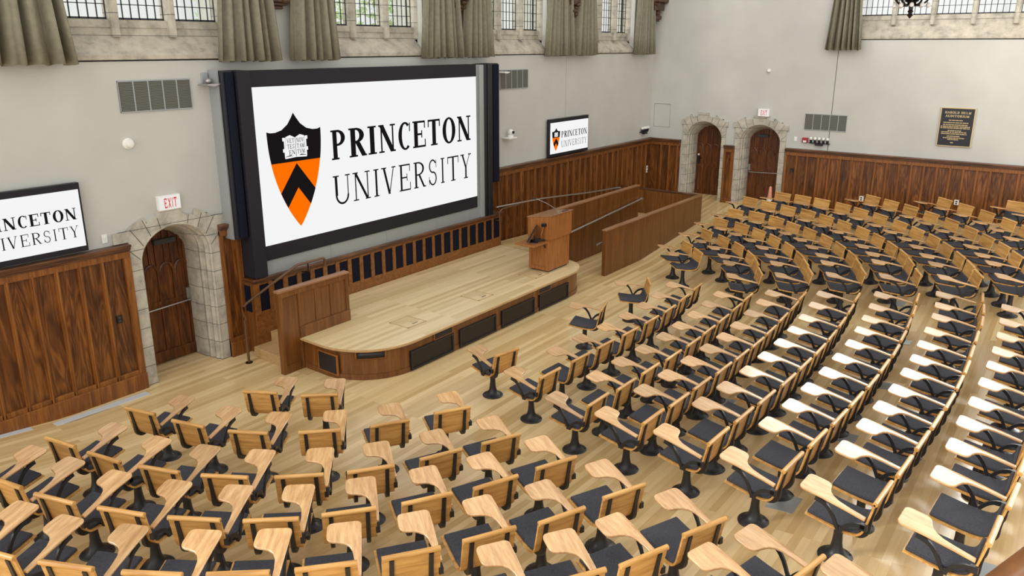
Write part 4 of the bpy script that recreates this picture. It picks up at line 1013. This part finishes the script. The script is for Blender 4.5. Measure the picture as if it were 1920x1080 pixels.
# plaque
t = thing('plaque', 'black and gold commemorative plaque on the right wall', 'plaque', (XW, 2.85, 2.50))
Mx = Matrix(((0, -1, 0, 0), (-1, 0, 0, 0), (0, 0, 1, 0), (0, 0, 0, 1)))
b = MB(); b.box((0, 0, 0), (.72, .05, .905), Mx); b.done('plaque_board', M['gold'], t, smooth=False, bevel=.006)
b = MB(); b.box((.02, .04, .02), (.70, .054, .885), Mx); b.done('plaque_face', M['black'], t, smooth=False)
f = lambda u, v: Mx @ Vector((u*.72, .056, v*.905))
pl = text_polys('HAROLD HELM', even_cells('HAROLD HELM', .13, .87, .12), .845, .905, .26, .12)+text_polys('AUDITORIUM', even_cells('AUDITORIUM', .15, .83, .12), .755, .815, .26, .12)
decals('plaque_title', M['gold'], pl, f, t)
K = []; rr = random.Random(5)
for v, a, c in ((.675, .27, .68), (.615, .12, .84), (.56, .12, .82), (.515, .06, .90), (.475, .06, .90), (.41, .28, .66), (.37, .10, .83), (.325, .10, .84), (.265, .28, .66), (.22, .17, .78), (.18, .31, .61), (.10, .40, .50)):
    x = a
    while x < c:
        w = rr.uniform(.035, .10); u = x
        while u < min(c, x+w): K.append([(u, v-.013), (u+.008, v-.013), (u+.008, v+.013), (u, v+.013)]); u += .0115
        x += w+.018
decals('plaque_text', M['gold'], K, f, t)

# wall seams and the flush access panel
boxes('trim_20', M['grille'], [((16.095, YW-.002, 2.17), (16.101, YW+.01, 4.58))]); bpy.data.objects['trim_20']['kind'] = 'structure'
boxes('trim_21', M['grillegap'], [((XW-.003, 5.32, 3.10), (XW+.01, 5.332, 4.9)), ((XW-.003, 5.32, 2.18), (XW+.01, 5.332, 2.68))]); bpy.data.objects['trim_21']['kind'] = 'structure'
q = .006
boxes('trim_22', M['grille'], [((XW-.003, 9.82, 2.50), (XW+.01, 9.82+q, 3.165)), ((XW-.003, 10.33, 2.50), (XW+.01, 10.33+q, 3.165)), ((XW-.003, 9.82, 2.50), (XW+.01, 10.33, 2.50+q)), ((XW-.003, 9.82, 3.16), (XW+.01, 10.33, 3.16+q))]); bpy.data.objects['trim_22']['kind'] = 'structure'

# ------------------------------------------------------------------ floor vents and plates
def plate(px, label, name='floor_plate', cat='floor plate', m=None, group='metal floor plates'):
    b = MB(); top_ = [Vector((x, y, zf(x, y)+.006)) for x, y in px]; bot = [Vector((x, y, zf(x, y)-.006)) for x, y in px]
    V = [b.bm.verts.new(p) for p in top_]; U = [b.bm.verts.new(p) for p in bot]
    b.bm.faces.new(V); b.bm.faces.new(U[::-1])
    for i in range(4): b.bm.faces.new((V[i], U[i], U[(i+1) % 4], V[(i+1) % 4]))
    tag(b.done(name, m or M['plate'], smooth=False), label, cat, group)
plate([(3.59, 10.13), (4.84, 10.11), (4.84, 10.24), (3.59, 10.24)], 'long pale metal floor vent beside the left panelling', 'floor_vent', 'floor vent', M['ventplate'], 'floor vents')
plate([(2.3, 10.22), (3.35, 10.22), (3.35, 10.32), (2.3, 10.32)], 'pale metal floor vent cut by the left picture edge', 'floor_vent', 'floor vent', M['ventplate'], 'floor vents')
for (x, y, w, lab) in PLATES:
    plate([(x-w, y-w*.8), (x+w, y-w*.8), (x+w, y+w*.8), (x-w, y+w*.8)], lab)

# traffic cone by the right door
t = thing('traffic_cone', 'faded orange traffic cone standing by the right door', 'traffic cone', (20.2, 6.53, zf(20.2, 6.53)))
b = MB(); b.lathe([(.12, .03), (.115, .05), (.055, .42), (.035, .66), (.02, .69)], (0, 0, 0), 16); b.done('cone_body', M['cone'], t)
b = MB(); b.box((-.17, -.17, 0), (.17, .17, .03)); b.done('cone_base', M['cone'], t, smooth=False, bevel=.01)
b = MB(); b.lathe([(.09, .26), (.068, .38)], (0, 0, 0), 16); b.done('cone_band', M['white'], t)

# chandelier hanging in front of the right window
ch = thing('chandelier', 'dark bronze chandelier hanging before the right window', 'chandelier', (14.0, 2.565, 5.22))
b = MB(); b.lathe([(.004, 0), (.03, .035), (.05, .055), (.03, .075), (.028, .085), (.045, .11), (.03, .13), (.035, .22), (.06, .24), (.11, .27), (.06, .30), (.05, .8)], (0, 0, 0), 14); b.done('stem', M['bronzedark'], ch)
b = MB()
for k in range(10):
    a = 2*PI*k/10+.2; c_, s_ = math.cos(a), math.sin(a)
    b.tube(smooth_path([(0, 0, .27), (.10*c_, .10*s_, .20), (.20*c_, .20*s_, .24), (.25*c_, .25*s_, .30)], 3), .014, 6); b.tube([(.25*c_, .25*s_, .30), (.62*c_, .62*s_, .42)], .012, 6)
rows = [[((.25+dr*math.cos(2*PI*j/6))*math.cos(2*PI*k/40), (.25+dr*math.cos(2*PI*j/6))*math.sin(2*PI*k/40), .31+dr*math.sin(2*PI*j/6)) for dr in (.022,) for j in range(7)] for k in range(41)]
b.grid(rows); b.done('arms', M['bronzedark'], ch)
b = MB(); b.lathe([(.22, .29), (.62, .40), (.64, .44), (.62, .46), (.22, .40)], (0, 0, 0), 32); b.done('ring', M['bronzedark'], ch)
for k in range(10):
    a = 2*PI*k/10+.2; b = MB(); b.lathe([(.005, 0), (.026, .01), (.034, .03), (.028, .055), (.018, .07)], (.25*math.cos(a), .25*math.sin(a), .165), 12); b.done('lamp_globe', M['globe'], ch)
b = MB(); b.tube([(0, 0, .8), (0, 0, 4.9)], .02, 8); b.done('hanging_rod', M['bronzedark'], ch)

# trees beyond the front windows
def tree(x, y, h, r, seed, label):
    t = thing('tree', label, 'tree', (x, y, -1.0), 0, 'trees outside the windows'); rr = random.Random(seed)
    b = MB(); b.tube([(0, 0, 0), (.1, 0, h*.4), (0, .1, h*.8)], [.28, .2, .08], 8)
    for k in range(7):
        a = rr.uniform(0, 2*PI); b.tube([(0, 0, h*(.35+.06*k)), (r*.6*math.cos(a), r*.6*math.sin(a), h*(.55+.06*k))], [.09, .03], 6)
    b.done('trunk', M['bark'], t)
    b = MB()
    for k in range(2600):
        v = Vector((rr.gauss(0, 1), rr.gauss(0, 1), rr.gauss(0, 1))).normalized()*r*rr.random()**.45
        c_ = Vector((v[0], v[1], h*.72+v[2]*1.15)); u = Vector((rr.gauss(0, 1), rr.gauss(0, 1), rr.gauss(0, 1))).normalized(); w = u.orthogonal().normalized()
        s_ = rr.uniform(.09, .17); b.poly([c_-u*s_, c_+w*s_*.5, c_+u*s_, c_-w*s_*.5])
    b.done('foliage', M['leaf'], t, smooth=False)
tree(15.5, 20.5, 9.5, 2.6, 1, 'pale green tree seen through the window above the screen')
tree(20.6, 19.5, 9.5, 2.3, 2, 'pale green tree seen through the window right of the screen')

# blurred wooden rail at the camera's own balcony
br = MB(); d1, d2 = Vector(RAIL[0]), Vector(RAIL[1])
p1, p2 = d1*1.25, d2*1.25; dd = (p2-p1).normalized()
br.tube([Vector((0, 0, 4.8))+p1-dd*.10, Vector((0, 0, 4.8))+p2+dd*1.2], .028, 12)
tag(br.done('balcony_rail', M['cherry']), 'brown wooden balcony rail in the lower right corner', 'rail')

# ------------------------------------------------------------------ the tablet-arm chairs
prof = smooth_path([(.225, .437), (.18, .430), (.06, .412), (-.07, .400), (-.15, .402), (-.20, .420), (-.232, .462), (-.248, .52), (-.268, .61), (-.287, .70), (-.294, .738)], 3)
b = MB(); b.ribbon(prof, -.008, .008, -.215, .215)
b.lathe([(.021, -.215), (.021, .215)], (-.300, 0, .742), 14, 'y'); ME_shell = b.done('seat_shell', M['chairwood'], ang=40)
pp = [p for p in prof if p[1] < .565 and p[0] < .222]
b = MB(); b.ribbon(pp, -.034, -.006, -.196, .196); ME_pad = b.done('seat_pad', M['pad'], ang=50, bevel=.010)
sp = [p for p in prof if p[0] < -.02 and p[1] < .725]
nS = len(sp); hi = [.012+.030*math.exp(-((k/(nS-1)-.40)/.25)**2)+.008 for k in range(nS)]
ME_strap = []
for s_ in (-1, 1):
    b = MB(); b.ribbon(sp, .007, hi, s_*.145-.017, s_*.145+.017); ME_strap.append(b.done('back_strap', M['iron'], ang=40))
b = MB(); b.lathe([(.145, 0), (.145, .012), (.137, .020), (.112, .030), (.085, .046), (.064, .070), (.050, .105), (.042, .155), (.037, .22), (.036, .36), (.055, .372), (.058, .392)], (0, 0, 0), 24)
for k in range(4): b.lathe([(.009, .022), (.009, .034), (.004, .036)], (.118*math.cos(k*PI/2+.6), .118*math.sin(k*PI/2+.6), 0), 8)
b.box((-.13, -.15, .376), (.06, .15, .394)); ME_ped = b.done('pedestal_base', M['iron'], ang=40)
def tablet(side):   # side -1 right hand, +1 left hand
    out = [(-.242, .192), (-.242, .236), (-.10, .240), (.10, .244), (.248, .246), (.272, .238), (.286, .222), (.291, .20), (.291, .030), (.286, .006), (.272, -.010), (.248, -.018),
           (.155, -.020), (.126, -.015), (.104, .0), (.090, .026), (.080, .070), (.062, .115), (.030, .152), (-.02, .176), (-.10, .187)]
    zz = lambda x: .634+.13*(x-.03)+.09*min(0.0, x-.03)
    b = MB(); b.prism(out, lambda p: (p[0], side*p[1], zz(p[0])), lambda p: (p[0], side*p[1], zz(p[0])+.020)); t_ = b.done('writing_tablet', M['tabletwood'], ang=40, bevel=.005)
    bp = smooth_path([(-.250, .520), (-.19, .520), (-.13, .490), (-.085, .440), (-.060, .408), (-.038, .440), (-.005, .515), (.040, .578), (.090, .610), (.150, .628)], 3)
    b = MB(); w_ = [.026-.008*math.sin(PI*k/(len(bp)-1)) for k in range(len(bp))]
    b.ribbon(bp, [-q*.75 for q in w_], [q*.75 for q in w_], side*.222, side*.240)
    b.box((-.085, min(side*.19, side*.238), .392), (-.035, max(side*.19, side*.238), .425)); b.box((-.268, min(side*.205, side*.240), .49), (-.215, max(side*.205, side*.240), .545))
    k_ = b.done('tablet_bracket', M['iron'], ang=40)
    return t_, k_
TR, TL = tablet(-1), tablet(1)
protos = [ME_shell, ME_pad]+ME_strap+[ME_ped]+list(TR)+list(TL)
ORD = 'first second third fourth fifth sixth seventh eighth ninth tenth eleventh twelfth thirteenth'.split()
BLK = {'A': ('far block', 'far block of tablet-arm chairs'), 'B': ('middle block', 'middle block of tablet-arm chairs'), 'C': ('left block', 'left block of tablet-arm chairs')}
R0 = {'A': 2, 'B': 1, 'C': 2}
for g, r, i, n, x, y, z, ang, left, scl in CHAIRS:
    blk, grp = BLK[g]
    k = i if g == 'C' else n-1-i
    lab = 'oak tablet-arm chair, %s, %s row from the stage, %s from the %s' % (blk, ORD[r-R0[g]], ORD[k], 'aisle' if g != 'C' else 'right')
    t = thing('tablet_arm_chair', lab, 'chair', (x, y, z-.006), math.radians(ang), grp); t.scale = (scl,)*3
    for p in [ME_shell, ME_pad]+ME_strap+[ME_ped]:
        c_ = p.copy(); c_.parent = t; C.objects.link(c_)
    tb, kb = TL if left else TR
    c_ = tb.copy(); c_.parent = t; C.objects.link(c_); k_ = kb.copy(); k_.parent = c_; C.objects.link(k_)
for p in protos: bpy.data.objects.remove(p)

# ------------------------------------------------------------------ camera and light
cam = bpy.data.cameras.new('camera'); co = bpy.data.objects.new('camera', cam); C.objects.link(co)
FPX, CYP = 1424.17, 482.33
cam.sensor_fit = 'HORIZONTAL'; cam.sensor_width = 36; cam.lens = FPX/1920*36
cam.shift_y = -(540-CYP)/1920
cam.clip_start = .05; cam.clip_end = 300
co.matrix_world = Matrix(CAMMAT); bpy.context.scene.camera = co

sc = bpy.context.scene
w = bpy.data.worlds.new('sky'); sc.world = w; w.use_nodes = True; nt = w.node_tree
bg = nt.nodes['Background']; bg.inputs['Color'].default_value = (1.0, .99, .965, 1)
tc = N(nt, 'ShaderNodeTexCoord'); se = N(nt, 'ShaderNodeSeparateXYZ'); nt.links.new(tc.outputs['Generated'], se.inputs[0])
mr = N(nt, 'ShaderNodeMapRange', interpolation_type='SMOOTHSTEP'); nt.links.new(se.outputs[0], mr.inputs['Value'])
mr.inputs['From Min'].default_value = .76; mr.inputs['From Max'].default_value = .88; mr.inputs['To Min'].default_value = 0; mr.inputs['To Max'].default_value = SKYR
mz = N(nt, 'ShaderNodeMapRange', interpolation_type='SMOOTHSTEP'); nt.links.new(se.outputs[2], mz.inputs['Value'])
mz.inputs['From Min'].default_value = .07; mz.inputs['From Max'].default_value = .24
mm_ = N(nt, 'ShaderNodeMath', operation='MULTIPLY_ADD'); nt.links.new(mr.outputs[0], mm_.inputs[0]); nt.links.new(mz.outputs[0], mm_.inputs[1]); mm_.inputs[2].default_value = SKY
ml = N(nt, 'ShaderNodeMapRange', interpolation_type='SMOOTHSTEP'); nt.links.new(se.outputs[0], ml.inputs['Value'])
ml.inputs['From Min'].default_value = -.2; ml.inputs['From Max'].default_value = -.9; ml.inputs['To Min'].default_value = 0; ml.inputs['To Max'].default_value = SKYL
ad = N(nt, 'ShaderNodeMath', operation='ADD'); nt.links.new(mm_.outputs[0], ad.inputs[0]); nt.links.new(ml.outputs[0], ad.inputs[1])
nt.links.new(ad.outputs[0], bg.inputs['Strength'])
su = bpy.data.lights.new('sun', 'SUN'); su.energy = SUN; su.angle = math.radians(12); su.color = (1, .97, .92)
so_ = bpy.data.objects.new('sun', su); C.objects.link(so_); so_.rotation_euler = Vector(SUNROT).to_track_quat('-Z', 'Y').to_euler()
vs = sc.view_settings; vs.view_transform = 'Standard'; vs.look = 'None'; vs.exposure = EXPO; vs.gamma = 1; vs.use_curve_mapping = False
